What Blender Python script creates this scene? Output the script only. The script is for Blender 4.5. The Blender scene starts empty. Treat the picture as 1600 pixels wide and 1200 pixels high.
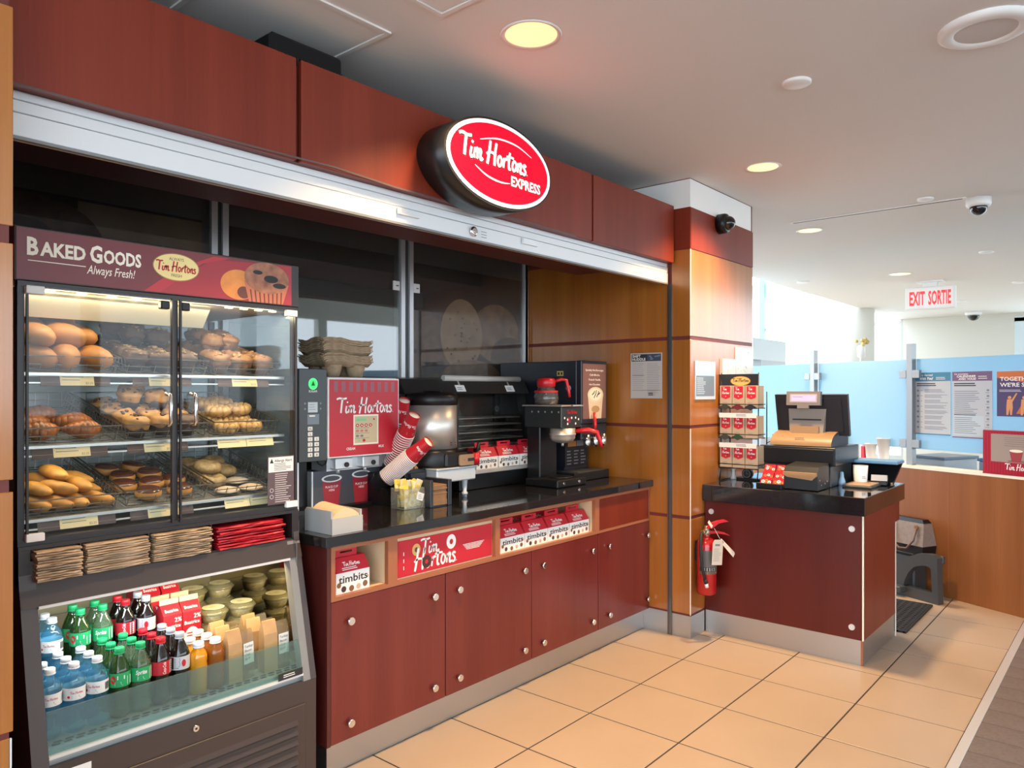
import bpy, math, random
from mathutils import Vector, Matrix
random.seed(7)
C = bpy.context.scene.collection
SC = bpy.context.scene
PI = math.pi

# ------------------------------------------------------------------ camera, sky, exposure
cam_d = bpy.data.cameras.new('camera'); cam = bpy.data.objects.new('camera', cam_d); C.objects.link(cam)
cam.location = (0, 0, 1.5)
cam.rotation_euler = (PI/2, 0, math.radians(40.4 - 90))
cam_d.sensor_width = 36.0
cam_d.lens = 36.0*1165/1600
cam_d.shift_y = 12/1600
cam_d.clip_start = 0.02
SC.camera = cam

W = bpy.data.worlds.new('sky'); SC.world = W; W.use_nodes = True
_n = W.node_tree.nodes; _l = W.node_tree.links
_bg = _n['Background']
_bg.inputs['Color'].default_value = (0.80, 0.90, 1.0, 1)
_bg.inputs['Strength'].default_value = 4.0
SC.view_settings.view_transform = 'Standard'
SC.view_settings.look = 'None'
SC.view_settings.gamma = 1.0
SC.view_settings.use_curve_mapping = False
SC.view_settings.exposure = 0.42
try:
    SC.cycles.max_bounces = 10; SC.cycles.diffuse_bounces = 5; SC.cycles.glossy_bounces = 4
    SC.cycles.transparent_max_bounces = 24; SC.cycles.transmission_bounces = 8
    SC.cycles.sample_clamp_indirect = 4.0
    SC.cycles.caustics_reflective = False; SC.cycles.caustics_refractive = False
except Exception:
    pass

# ------------------------------------------------------------------ materials
MATS = {}
def newmat(name):
    m = bpy.data.materials.new(name); m.use_nodes = True
    MATS[name] = m
    return m, m.node_tree.nodes, m.node_tree.links, m.node_tree.nodes['Principled BSDF']
def plain(name, col, rough=.5, metal=0., spec=.5, noise=0., nscale=40., bump=0., emit=None, estr=0., coat=0., alpha=None):
    m, n, l, b = newmat(name)
    c = (col[0], col[1], col[2], 1)
    b.inputs['Base Color'].default_value = c
    b.inputs['Roughness'].default_value = rough
    b.inputs['Metallic'].default_value = metal
    b.inputs['Specular IOR Level'].default_value = spec
    b.inputs['Coat Weight'].default_value = coat
    b.inputs['Coat Roughness'].default_value = .08
    if emit:
        b.inputs['Emission Color'].default_value = (*emit, 1); b.inputs['Emission Strength'].default_value = estr
    if noise or bump:
        tc = n.new('ShaderNodeTexCoord'); t = n.new('ShaderNodeTexNoise')
        t.inputs['Scale'].default_value = nscale; t.inputs['Detail'].default_value = 4
        l.new(tc.outputs['Object'], t.inputs['Vector'])
        if noise:
            r = n.new('ShaderNodeValToRGB')
            r.color_ramp.elements[0].position = .3; r.color_ramp.elements[1].position = .7
            r.color_ramp.elements[0].color = (*[v*(1-noise) for v in col], 1)
            r.color_ramp.elements[1].color = (*[min(1, v*(1+noise)) for v in col], 1)
            l.new(t.outputs['Fac'], r.inputs['Fac']); l.new(r.outputs['Color'], b.inputs['Base Color'])
        if bump:
            bp = n.new('ShaderNodeBump'); bp.inputs['Strength'].default_value = bump; bp.inputs['Distance'].default_value = .003
            l.new(t.outputs['Fac'], bp.inputs['Height']); l.new(bp.outputs['Normal'], b.inputs['Normal'])
    return m
def wood(name, dark, light, rough=.35, sx=9., sz=.5, coat=0., spec=.5):
    m, n, l, b = newmat(name)
    tc = n.new('ShaderNodeTexCoord'); mp = n.new('ShaderNodeMapping')
    mp.inputs['Scale'].default_value = (sx, sx, sz)
    t = n.new('ShaderNodeTexNoise'); t.inputs['Scale'].default_value = 1.0; t.inputs['Detail'].default_value = 3; t.inputs['Roughness'].default_value = .55
    mp2 = n.new('ShaderNodeMapping'); mp2.inputs['Scale'].default_value = (sx*22, sx*22, sz*9)
    t2 = n.new('ShaderNodeTexNoise'); t2.inputs['Scale'].default_value = 1.0; t2.inputs['Detail'].default_value = 2
    mx = n.new('ShaderNodeMath'); mx.operation = 'MULTIPLY_ADD'; mx.inputs[1].default_value = .3
    r = n.new('ShaderNodeValToRGB')
    r.color_ramp.elements[0].position = .42; r.color_ramp.elements[1].position = .9
    r.color_ramp.elements[0].color = (*dark, 1); r.color_ramp.elements[1].color = (*light, 1)
    l.new(tc.outputs['Object'], mp.inputs['Vector']); l.new(mp.outputs['Vector'], t.inputs['Vector'])
    l.new(tc.outputs['Object'], mp2.inputs['Vector']); l.new(mp2.outputs['Vector'], t2.inputs['Vector'])
    l.new(t2.outputs['Fac'], mx.inputs[0]); l.new(t.outputs['Fac'], mx.inputs[2])
    l.new(mx.outputs[0], r.inputs['Fac']); l.new(r.outputs['Color'], b.inputs['Base Color'])
    b.inputs['Roughness'].default_value = rough; b.inputs['Coat Weight'].default_value = coat; b.inputs['Coat Roughness'].default_value = .16; b.inputs['Coat IOR'].default_value = 1.9
    b.inputs['Specular IOR Level'].default_value = spec
    return m
def glassy(name, col, dens=.4, rough=.05, refl=None, body=None):
    """see-through plastic / glass sheet: tinted transparency mixed with a glossy body"""
    m, n, l, b = newmat(name)
    o = n['Material Output']
    tr = n.new('ShaderNodeBsdfTransparent'); tr.inputs['Color'].default_value = (*col, 1)
    bc = body or col
    b.inputs['Base Color'].default_value = (*bc, 1); b.inputs['Roughness'].default_value = rough
    mx = n.new('ShaderNodeMixShader'); mx.inputs['Fac'].default_value = dens
    l.new(tr.outputs[0], mx.inputs[1]); l.new(b.outputs[0], mx.inputs[2])
    gl = n.new('ShaderNodeBsdfGlossy'); gl.inputs['Roughness'].default_value = rough if refl is None else .02
    fr = n.new('ShaderNodeFresnel'); ior = 1.45 if refl is None else refl
    ge = n.new('ShaderNodeNewGeometry'); ma = n.new('ShaderNodeMath'); ma.operation = 'MULTIPLY_ADD'      # same reflectance from both faces of the sheet
    ma.inputs[1].default_value = 1/ior-ior; ma.inputs[2].default_value = ior
    l.new(ge.outputs['Backfacing'], ma.inputs[0]); l.new(ma.outputs[0], fr.inputs['IOR'])
    m2 = n.new('ShaderNodeMixShader')
    l.new(fr.outputs[0], m2.inputs['Fac']); l.new(mx.outputs[0], m2.inputs[1]); l.new(gl.outputs[0], m2.inputs[2])
    l.new(m2.outputs[0], o.inputs['Surface'])
    return m
def frosted(name, col):
    m, n, l, b = newmat(name)
    o = n['Material Output']
    d = n.new('ShaderNodeBsdfDiffuse'); d.inputs['Color'].default_value = (*col, 1)
    t = n.new('ShaderNodeBsdfTranslucent'); t.inputs['Color'].default_value = (*col, 1)
    mx = n.new('ShaderNodeMixShader'); mx.inputs['Fac'].default_value = .72
    l.new(d.outputs[0], mx.inputs[1]); l.new(t.outputs[0], mx.inputs[2])
    gl = n.new('ShaderNodeBsdfGlossy'); gl.inputs['Roughness'].default_value = .25
    m2 = n.new('ShaderNodeMixShader'); m2.inputs['Fac'].default_value = .04
    l.new(mx.outputs[0], m2.inputs[1]); l.new(gl.outputs[0], m2.inputs[2])
    l.new(m2.outputs[0], o.inputs['Surface'])
    return m

wood_red = wood('cherry_laminate', (.148, .017, .006), (.215, .030, .013), rough=.42, sx=7, sz=.4, spec=.35)
wood_door = wood('cherry_door_laminate', (.125, .016, .012), (.172, .026, .020), rough=.26, sx=7, sz=.4)
wood_light = wood('maple_laminate', (.29, .085, .008), (.43, .155, .025), rough=.30, sx=8, sz=.35, coat=.42)
wood_low = wood('maple_partition_laminate', (.215, .070, .018), (.315, .115, .036), rough=.35, sx=7, sz=.3)
wood_edge = plain('cherry_edge', (.34, .12, .055), .4)
wood_beige = plain('cream_laminate', (.70, .53, .33), .45)
dark_groove = plain('dark_red_groove', (.13, .022, .017), .5)
granite = plain('black_granite', (.012, .012, .014), .06, noise=.6, nscale=160, coat=.3)
granite_edge = plain('granite_edge', (.035, .036, .042), .25, noise=.6, nscale=260)
steel = plain('brushed_steel', (.66, .62, .57), .38, .75)
steel_kick = plain('steel_kick_plate', (.50, .50, .50), .38, 1.)
chrome = plain('chrome', (.78, .78, .78), .12, 1.)
alu = plain('aluminium', (.74, .75, .76), .38, .55)
alu_white = plain('white_aluminium', (.72, .74, .75), .4, .15)
tile_m = plain('beige_porcelain_tile', (.475, .365, .268), .30, noise=.04, nscale=3.0)
grout_m = plain('dark_grout', (.045, .032, .024), .8)
ceil_m = plain('ceiling_paint', (.74, .73, .70), .8)
wall_m = plain('wall_paint', (.62, .62, .56), .7)
white_paint = plain('white_paint', (.80, .80, .77), .5)
vinyl_m = wood('grey_brown_vinyl', (.10, .080, .076), (.25, .21, .20), rough=.4, sx=3, sz=3)
black = plain('black_plastic', (.007, .007, .008), .35, spec=.35)
black_gloss = plain('black_gloss', (.010, .010, .011), .12)
black_rubber = plain('black_rubber', (.018, .018, .020), .7)
grey_dark = plain('dark_grey_plastic', (.05, .055, .06), .4)
grey_mid = plain('grey_plastic', (.22, .22, .22), .45)
grey_warm = plain('warm_grey_plastic', (.30, .26, .22), .4)
tan_plastic = plain('tan_plastic', (.30, .195, .11), .4)
white = plain('white_plastic', (.82, .82, .80), .4)
cream = plain('cream_print', (.85, .72, .48), .5)
cream_w = plain('cream_white_print', (.90, .84, .70), .5)
red = plain('bright_red', (.55, .012, .02), .3)
red_card = plain('red_card', (.52, .015, .03), .4)
red_deep = plain('deep_red', (.22, .018, .022), .35)
red_hdr = plain('header_maroon', (.17, .022, .028), .35)
case_brown = plain('case_brown_metal', (.052, .036, .032), .4)
case_dark = plain('case_dark_metal', (.022, .016, .016), .35)
paper_kraft = plain('kraft_paper', (.50, .36, .23), .8, noise=.12, nscale=30)
paper_white = plain('white_paper', (.78, .78, .76), .7)
ink = plain('black_ink', (.02, .02, .022), .6)
ink_grey = plain('grey_ink', (.22, .22, .24), .7)
ink_white = plain('white_ink', (.88, .87, .84), .5)
glass_thin = glassy('clear_glass', (.96, .98, .97), 0.0, refl=1.45)
M = MATS

# ------------------------------------------------------------------ mesh builder
class MB:
    def __init__(s): s.v = []; s.f = []; s.m = []; s.sm = []
    def add(s, vs, fs, m=0, smooth=False):
        o = len(s.v); s.v.extend(vs)
        for f in fs:
            s.f.append([i+o for i in f]); s.m.append(m); s.sm.append(smooth)
        return s
    def box(s, x0, x1, y0, y1, z0, z1, m=0, c=0.):
        if x1 < x0: x0, x1 = x1, x0
        if y1 < y0: y0, y1 = y1, y0
        if z1 < z0: z0, z1 = z1, z0
        if c <= 0:
            vs = [(x0,y0,z0),(x1,y0,z0),(x1,y1,z0),(x0,y1,z0),(x0,y0,z1),(x1,y0,z1),(x1,y1,z1),(x0,y1,z1)]
            return s.add(vs, [(3,2,1,0),(4,5,6,7),(0,1,5,4),(1,2,6,5),(2,3,7,6),(3,0,4,7)], m)
        c = min(c, (x1-x0)*.49, (y1-y0)*.49, (z1-z0)*.49)
        X = (x0, x1); Y = (y0, y1); Z = (z0, z1); vs = []; ix = {}
        for i in (0,1):
            for j in (0,1):
                for k in (0,1):
                    sx = 1-2*i; sy = 1-2*j; sz = 1-2*k
                    x, y, z = X[i], Y[j], Z[k]
                    ix[i,j,k,0] = len(vs); vs.append((x, y+sy*c, z+sz*c))
                    ix[i,j,k,1] = len(vs); vs.append((x+sx*c, y, z+sz*c))
                    ix[i,j,k,2] = len(vs); vs.append((x+sx*c, y+sy*c, z))
        fs = []
        for i in (0,1):
            q = [ix[i,0,0,0], ix[i,1,0,0], ix[i,1,1,0], ix[i,0,1,0]]; fs.append(q if i else q[::-1])
            q = [ix[0,i,0,1], ix[1,i,0,1], ix[1,i,1,1], ix[0,i,1,1]]; fs.append(q[::-1] if i else q)
            q = [ix[0,0,i,2], ix[1,0,i,2], ix[1,1,i,2], ix[0,1,i,2]]; fs.append(q if i else q[::-1])
        for i in (0,1):
            for j in (0,1):
                q = [ix[i,j,0,0], ix[i,j,0,1], ix[i,j,1,1], ix[i,j,1,0]]; fs.append(q if (i+j) % 2 == 0 else q[::-1])
                q = [ix[i,0,j,0], ix[i,0,j,2], ix[i,1,j,2], ix[i,1,j,0]]; fs.append(q[::-1] if (i+j) % 2 == 0 else q)
                q = [ix[0,i,j,1], ix[0,i,j,2], ix[1,i,j,2], ix[1,i,j,1]]; fs.append(q if (i+j) % 2 == 0 else q[::-1])
        for i in (0,1):
            for j in (0,1):
                for k in (0,1):
                    q = [ix[i,j,k,0], ix[i,j,k,1], ix[i,j,k,2]]; fs.append(q if (i+j+k) % 2 else q[::-1])
        return s.add(vs, fs, m)
    def lathe(s, prof, n=20, c=(0,0,0), m=0, axis='z', cap=True, smooth=True, ms=None, sx=1., sy=1.):
        vs = []; fs = []
        for (r, h) in prof:
            for k in range(n):
                a = 2*PI*k/n; x, y = r*math.cos(a)*sx, r*math.sin(a)*sy
                p = {'z': (x, y, h), 'y': (x, h, -y), 'x': (h, x, y)}[axis]
                vs.append((p[0]+c[0], p[1]+c[1], p[2]+c[2]))
        o = len(s.v); s.v.extend(vs)
        for i in range(len(prof)-1):
            mm = ms[i] if ms else m
            for k in range(n):
                k2 = (k+1) % n
                s.f.append([o+i*n+k, o+i*n+k2, o+(i+1)*n+k2, o+(i+1)*n+k]); s.m.append(mm); s.sm.append(smooth)
        if cap:
            if prof[0][0] > 1e-6: s.f.append([o+k for k in range(n)][::-1]); s.m.append(ms[0] if ms else m); s.sm.append(False)
            if prof[-1][0] > 1e-6: s.f.append([o+(len(prof)-1)*n+k for k in range(n)]); s.m.append(ms[-1] if ms else m); s.sm.append(False)
        return s
    def cyl(s, p0, p1, r0, r1=None, n=12, m=0, cap=True, smooth=True):
        r1 = r0 if r1 is None else r1
        return s.tube([p0, p1], [r0, r1], n, m, cap, smooth)
    def tube(s, pts, r, n=8, m=0, cap=True, smooth=True):
        pts = [Vector(p) for p in pts]
        rs = r if isinstance(r, (list, tuple)) else [r]*len(pts)
        up = None; rings = []; o = len(s.v)
        for i, p in enumerate(pts):
            t = (pts[min(i+1, len(pts)-1)]-pts[max(i-1, 0)]).normalized()
            if up is None:
                up = Vector((0,0,1)) if abs(t.z) < .9 else Vector((1,0,0))
            a = t.cross(up)
            if a.length < 1e-5: a = t.orthogonal()
            a.normalize(); b = a.cross(t).normalized(); up = b
            for k in range(n):
                g = 2*PI*k/n + PI/n
                q = p + (a*math.cos(g)+b*math.sin(g))*rs[i]
                s.v.append(tuple(q))
        for i in range(len(pts)-1):
            for k in range(n):
                k2 = (k+1) % n
                s.f.append([o+i*n+k, o+i*n+k2, o+(i+1)*n+k2, o+(i+1)*n+k][::-1]); s.m.append(m); s.sm.append(smooth and n > 5)
        if cap:
            s.f.append([o+k for k in range(n)]); s.m.append(m); s.sm.append(False)
            s.f.append([o+(len(pts)-1)*n+k for k in range(n)][::-1]); s.m.append(m); s.sm.append(False)
        return s
    def ext(s, mp, poly, d0, d1, m=0, side=None, smooth=False):
        """polygon (a,b) pulled along the map's normal from offset d0 to d1"""
        n = len(poly); side = m if side is None else side
        A = [mp(a, b, d0) for a, b in poly]; B = [mp(a, b, d1) for a, b in poly]
        s.add(A+B, [list(range(n))[::-1], [n+i for i in range(n)]], m)
        o = len(s.v)-2*n
        for i in range(n):
            j = (i+1) % n
            s.f.append([o+i, o+j, o+n+j, o+n+i]); s.m.append(side); s.sm.append(smooth)
        return s
    def flat(s, mp, poly, off=.0006, m=0):
        return s.add([mp(a, b, off) for a, b in poly], [list(range(len(poly)))], m)
    def rect(s, mp, a0, a1, b0, b1, off=.0006, m=0):
        return s.flat(mp, [(a0,b0),(a1,b0),(a1,b1),(a0,b1)], off, m)
    def ell(s, mp, a, b, ra, rb, off=.0006, m=0, n=24, t0=0., t1=2*PI):
        return s.flat(mp, [(a+ra*math.cos(t0+(t1-t0)*k/n), b+rb*math.sin(t0+(t1-t0)*k/n)) for k in range(n)], off, m)
    def text(s, mp, string, a, b, h, m=0, off=.0010, align='l', shear=0., bold=0., w=None, sp=1.):
        vs, fs, wd = text2d(string, shear, bold, sp)
        if not vs: return s
        k = h/.70; kx = k if w is None else w/wd
        x0 = a - {'l': 0, 'c': .5, 'r': 1.}[align]*wd*kx
        return s.add([mp(x0+x*kx, b+y*k, off) for x, y in vs], fs, m)
    def script(s, mp, a, b, w, m=0, off=.0010, wt=.30, th=0.):
        """the brush lettering of the two words, drawn stroke by stroke; w = total width"""
        k = w/10.3
        for poly in script_strokes(wt):
            if th: s.ext(mp, [(a+x*k, b+y*k) for x, y in poly], off, off+th, m)
            else: s.flat(mp, [(a+x*k, b+y*k) for x, y in poly], off, m)
        return s
    def blob(s, c, r, nu=12, nv=8, amp=.08, fr=3., seed=0, m=0, flat=-1.):
        rnd = random.Random(seed); ph = [rnd.uniform(0, 6.28) for _ in range(6)]
        vs = []; fs = []
        for j in range(nv+1):
            th = PI*j/nv
            for i in range(nu):
                f = 2*PI*i/nu
                x, y, z = math.sin(th)*math.cos(f), math.sin(th)*math.sin(f), math.cos(th)
                d = 1+amp*(math.sin(fr*x*2+ph[0])+math.sin(fr*y*2.3+ph[1])+math.sin(fr*z*2.1+ph[2]))/1.6
                z2 = max(z*d, flat)
                vs.append((c[0]+x*d*r[0], c[1]+y*d*r[1], c[2]+z2*r[2]))
        for j in range(nv):
            for i in range(nu):
                i2 = (i+1) % nu
                fs.append((j*nu+i, (j+1)*nu+i, (j+1)*nu+i2, j*nu+i2))
        return s.add(vs, fs, m, True)
    def torus(s, c, R, r, nu=20, nv=10, m=0, squash=1., ms=None):
        vs = []; o = len(s.v)
        for i in range(nu):
            a = 2*PI*i/nu
            for j in range(nv):
                b = 2*PI*j/nv; q = R+r*math.cos(b)
                vs.append((c[0]+q*math.cos(a), c[1]+q*math.sin(a), c[2]+r*math.sin(b)*squash))
        s.v.extend(vs)
        for i in range(nu):
            for j in range(nv):
                i2, j2 = (i+1) % nu, (j+1) % nv
                s.f.append([o+i*nv+j, o+i2*nv+j, o+i2*nv+j2, o+i*nv+j2]); s.sm.append(True)
                s.m.append(ms(j) if ms else m)
        return s
    def mesh(s, name, mats):
        me = bpy.data.meshes.new(name)
        me.from_pydata([tuple(v) for v in s.v], [], s.f)
        for mt in (mats if isinstance(mats, (list, tuple)) else [mats]): me.materials.append(mt)
        me.polygons.foreach_set('material_index', s.m)
        me.polygons.foreach_set('use_smooth', s.sm)
        me.update()
        return me

_T = {}
def text2d(string, shear=0., bold=0., sp=1.):
    key = (string, shear, bold, sp)
    if key in _T: return _T[key]
    cu = bpy.data.curves.new('lettering', 'FONT'); cu.body = string; cu.size = 1.; cu.shear = shear; cu.offset = bold; cu.space_character = sp
    cu.resolution_u = 2
    ob = bpy.data.objects.new('lettering', cu); C.objects.link(ob)
    dg = bpy.context.evaluated_depsgraph_get(); dg.update()
    me = bpy.data.meshes.new_from_object(ob.evaluated_get(dg))
    vs = [(v.co.x, v.co.y) for v in me.vertices]; fs = [list(p.vertices) for p in me.polygons]
    bpy.data.objects.remove(ob); bpy.data.curves.remove(cu); bpy.data.meshes.remove(me)
    if vs:
        x0 = min(v[0] for v in vs); x1 = max(v[0] for v in vs)
        vs = [(v[0]-x0, v[1]) for v in vs]; wd = x1-x0
    else: wd = 0.
    _T[key] = (vs, fs, wd)
    return _T[key]

def _cr(pts, n=5):
    if len(pts) < 3: return pts
    P = [pts[0]]+list(pts)+[pts[-1]]; out = []
    for i in range(1, len(P)-2):
        for k in range(n):
            t = k/n; a, b, c, d = P[i-1], P[i], P[i+1], P[i+2]
            out.append(tuple(.5*((2*b[j])+(-a[j]+c[j])*t+(2*a[j]-5*b[j]+4*c[j]-d[j])*t*t+(-a[j]+3*b[j]-3*c[j]+d[j])*t**3) for j in (0, 1)))
    out.append(pts[-1]); return out
_SS = {}
def ribbon(pts, w):
    L = []; R = []
    for i, p in enumerate(pts):
        a = pts[max(i-1, 0)]; b = pts[min(i+1, len(pts)-1)]
        dx, dy = b[0]-a[0], b[1]-a[1]; d = math.hypot(dx, dy) or 1
        wi = w*(.5 if 0 < i < len(pts)-1 else .42)
        L.append((p[0]-dy/d*wi, p[1]+dx/d*wi)); R.append((p[0]+dy/d*wi, p[1]-dx/d*wi))
    return L, R
def script_strokes(wt):
    if wt in _SS: return _SS[wt]
    S = [([(0,1.95),(.5,2.1),(1.1,2.0),(1.75,2.1)],1.1), ([(1.0,2.05),(.85,1.1),(.72,-.02)],1.25),
         ([(1.72,1.0),(1.58,.35),(1.68,.0),(1.95,.2)],1.), ([(1.82,1.42),(1.93,1.62)],1.1),
         ([(2.2,1.02),(2.06,0)],1.), ([(2.12,.55),(2.45,1.0),(2.62,.85),(2.5,0)],1.), ([(2.56,.55),(2.9,1.0),(3.08,.85),(2.97,.2),(3.1,.0),(3.35,.22)],1.),
         ([(4.15,2.25),(3.95,1.1),(3.65,-.15)],1.15), ([(5.05,2.2),(4.82,1.1),(4.72,-.12)],1.1), ([(3.55,.85),(4.2,1.12),(5.0,1.0)],.9),
         ([(5.75,.95),(5.45,1.0),(5.22,.45),(5.42,.02),(5.72,.2),(5.85,.7),(5.65,1.0)],.95),
         ([(6.25,1.02),(6.1,0)],1.), ([(6.16,.55),(6.45,.98),(6.72,.9)],.95),
         ([(7.15,1.75),(6.95,.6),(6.98,.08),(7.25,.08)],1.05), ([(6.6,1.22),(7.1,1.3),(7.75,1.28)],.85),
         ([(8.05,.95),(7.75,1.0),(7.52,.45),(7.72,.02),(8.02,.2),(8.15,.7),(7.95,1.0)],.95),
         ([(8.5,1.02),(8.36,0)],1.), ([(8.42,.55),(8.75,1.0),(8.93,.85),(8.8,.15),(8.95,.0),(9.15,.15)],1.),
         ([(9.75,.85),(9.5,1.02),(9.3,.82),(9.5,.55),(9.68,.28),(9.45,-.02),(9.15,.12)],.95), ([(9.9,.02),(9.95,.06)],.6)]
    S = [([(x+(.35 if pts[0][0] > 3.5 else 0), y) for x, y in pts], kw) for pts, kw in S]
    out = []
    for pts, kw in S:
        p = _cr(pts); L, R = ribbon(p, wt*kw)
        for i in range(len(p)-1): out.append([L[i], R[i], R[i+1], L[i+1]])
    out = [q[::-1] if (q[1][0]-q[0][0])*(q[2][1]-q[0][1])-(q[1][1]-q[0][1])*(q[2][0]-q[0][0]) < 0 else q for q in out]
    _SS[wt] = out
    return out

# ------------------------------------------------------------------ maps: (a right, b up, off towards the viewer) -> xyz
def FY(x, y, z): return lambda a, b, o=0.: (x+a, y-o, z+b)            # a face that looks to -Y
def FX(x, y, z): return lambda a, b, o=0.: (x-o, y-a, z+b)            # a face that looks to -X
def FZ(x, y, z): return lambda a, b, o=0.: (x+a, y+b, z+o)            # a face that looks up
def FT(o0, u, v):
    o0 = Vector(o0); u = Vector(u).normalized(); v = Vector(v).normalized(); nn = u.cross(v)
    return lambda a, b, o=0.: tuple(o0+u*a+v*b+nn*o)
def FC(r, z, th0=-PI/2, cx=0., cy=0.): return lambda a, b, o=0.: (cx+(r+o)*math.cos(th0+a/r), cy+(r+o)*math.sin(th0+a/r), z+b)   # round a bottle

# ------------------------------------------------------------------ objects
def obj(name, mb, mats, parent=None, loc=(0,0,0), rot=(0,0,0)):
    me = mb.mesh(name, mats) if isinstance(mb, MB) else mb
    o = bpy.data.objects.new(name, me); C.objects.link(o)
    o.location = loc; o.rotation_euler = rot
    if parent: o.parent = parent
    return o
def tag(o, label, cat, group=None):
    o['label'] = label; o['category'] = cat
    if group: o['group'] = group
    return o
def thing(name, label, cat, loc=(0,0,0), rotz=0., group=None, rot=None):
    o = bpy.data.objects.new(name, None); C.objects.link(o); o.empty_display_size = .05
    o.location = loc; o.rotation_euler = rot or (0,0,rotz)
    return tag(o, label, cat, group)
def struct(name, mb, mats, parent=None, loc=(0,0,0), rot=(0,0,0)):
    o = obj(name, mb, mats, parent, loc, rot)
    if not parent: o['kind'] = 'structure'
    return o
KIDS = {}
def dup(root, loc, rot=None, label=None, group=None):
    kids = [k for k in root.children]
    r = root.copy(); C.objects.link(r); r.location = loc
    if rot is not None: r.rotation_euler = rot if isinstance(rot, tuple) else (0,0,rot)
    if label: r['label'] = label
    if group: r['group'] = group
    for ch in kids:
        c = ch.copy(); C.objects.link(c); c.parent = r
        for g in ch.children:
            d = g.copy(); C.objects.link(d); d.parent = c
    return r
def light(name, kind, loc, rot, power, col, size=.2, shape='DISK', size_y=None, spread=PI):
    d = bpy.data.lights.new(name, kind); d.energy = power; d.color = col
    if kind == 'AREA': d.spread = spread
    if kind == 'AREA':
        d.shape = shape; d.size = size
        if size_y: d.size_y = size_y
    o = bpy.data.objects.new(name, d); C.objects.link(o); o.location = loc; o.rotation_euler = rot
    return o
# ================================================================== SETTING
# floor: sub-slab (grout colour) with tiles and planks as its pieces
mb = MB(); mb.box(-4, 15, -9, 9, -.12, -.0018)
floor = struct('floor', mb, grout_m)
P_ = .457
mb = MB(); g = .0040; mb.box(g, P_-g, g, P_-g, -.006, 0, 0, .0008)
tile_me = mb.mesh('floor_tile', tile_m)
for i in range(-5, 9):
    for j in range(-1, 4):
        if j == -1 and 0 < i+0 < 6: continue
        x = 2.430+P_*i; y = 2.437-P_*(j+1)
        if j == -1 and x < 5: continue
        obj('floor_tile', tile_me, None, floor, (x, y, 0))
mb = MB(); mb.box(.002, .178, .001, 1.199, -.006, .001)
plank_me = mb.mesh('floor_plank', vinyl_m)
for i in range(14, 44):
    for j in range(2):
        obj('floor_plank', plank_me, None, floor, (i*.18, .57-1.2*(j+1)-(.0), 0))
mb = MB(); mb.box(-4, 15, -9, -1.83, -.006, .0005); mb.box(-4, 2.52, -1.83, .57, -.006, .0005); mb.box(7.93, 15, -1.83, .57, -.006, .0005)
obj('vinyl_sheet', mb, vinyl_m, floor)
mb = MB(); mb.box(6.6, 15, .57, 9, -.006, -.001)
obj('tile_field', mb, tile_m, floor)
mb = MB(); mb.box(-4, 6.2, .57, .609, -.006, .004, 0, .001)
struct('trim_1', mb, alu)

# ceiling
mb = MB(); mb.box(-3.5, 14.9, -.15, 3.40, 2.80, 3.0); mb.box(-3.5, 5.1, 3.4, 3.7, 2.80, 3.0)
ceiling = struct('ceiling', mb, ceil_m)
def hatch(x0, x1, y0, y1):
    mb = MB()
    for (a, b, c, d) in ((x0,x1,y0,y0+.018),(x0,x1,y1-.018,y1),(x0,x0+.018,y0+.018,y1-.018),(x1-.018,x1,y0+.018,y1-.018)):
        mb.box(a, b, c, d, 2.793, 2.80)
    o = obj('hatch_frame', mb, ceil_m, ceiling)
    mb = MB(); mb.box(x0+.022, x1-.022, y0+.022, y1-.022, 2.797, 2.80); obj('hatch_panel', mb, ceil_m, ceiling)
hatch(1.17, 1.77, 2.08, 2.70); hatch(1.20, 1.806, 1.24, 1.855)
mb = MB(); mb.box(5.745, 5.795, .92, 2.09, 2.794, 2.80, 0); mb.box(5.760, 5.780, .94, 2.07, 2.7935, 2.7945, 1)
obj('slot_diffuser', mb, [white_paint, ink], ceiling)

# back wall behind the counter, upper strip and lower part
mb = MB(); mb.box(-.2, 4.15, 3.43, 3.60, 0, 2.80)
wall_back = struct('wall_back', mb, plain('grey_wall', (.20, .19, .18), .6))
# return wall: maple panels between dark grooves, steel foot
def panel_stack(name, x0, x1, y0, y1, cuts, mats, parent, inset):
    for (z0, z1), mt in zip(cuts, mats):
        mb = MB(); mb.box(x0, x1, y0, y1, z0, z1, 0, .0015); obj(name, mb, mt, parent)
mb = MB(); mb.box(4.1515, 4.30, 2.262, 3.43, 0, 2.62)
wall_right = struct('wall_right', mb, plain('red_brown_groove', (.15, .026, .02), .5))
ZC = [(.145, .722), (.742, 1.275), (1.295, 1.818), (1.840, 2.368)]
panel_stack('wall_panel', 4.15, 4.157, 2.262, 3.425, ZC, [wood_light]*4, wall_right, 0)
mb = MB(); mb.box(4.147, 4.157, 2.262, 3.425, .0, .135); obj('kick_plate', mb, steel_kick, wall_right)
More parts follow.
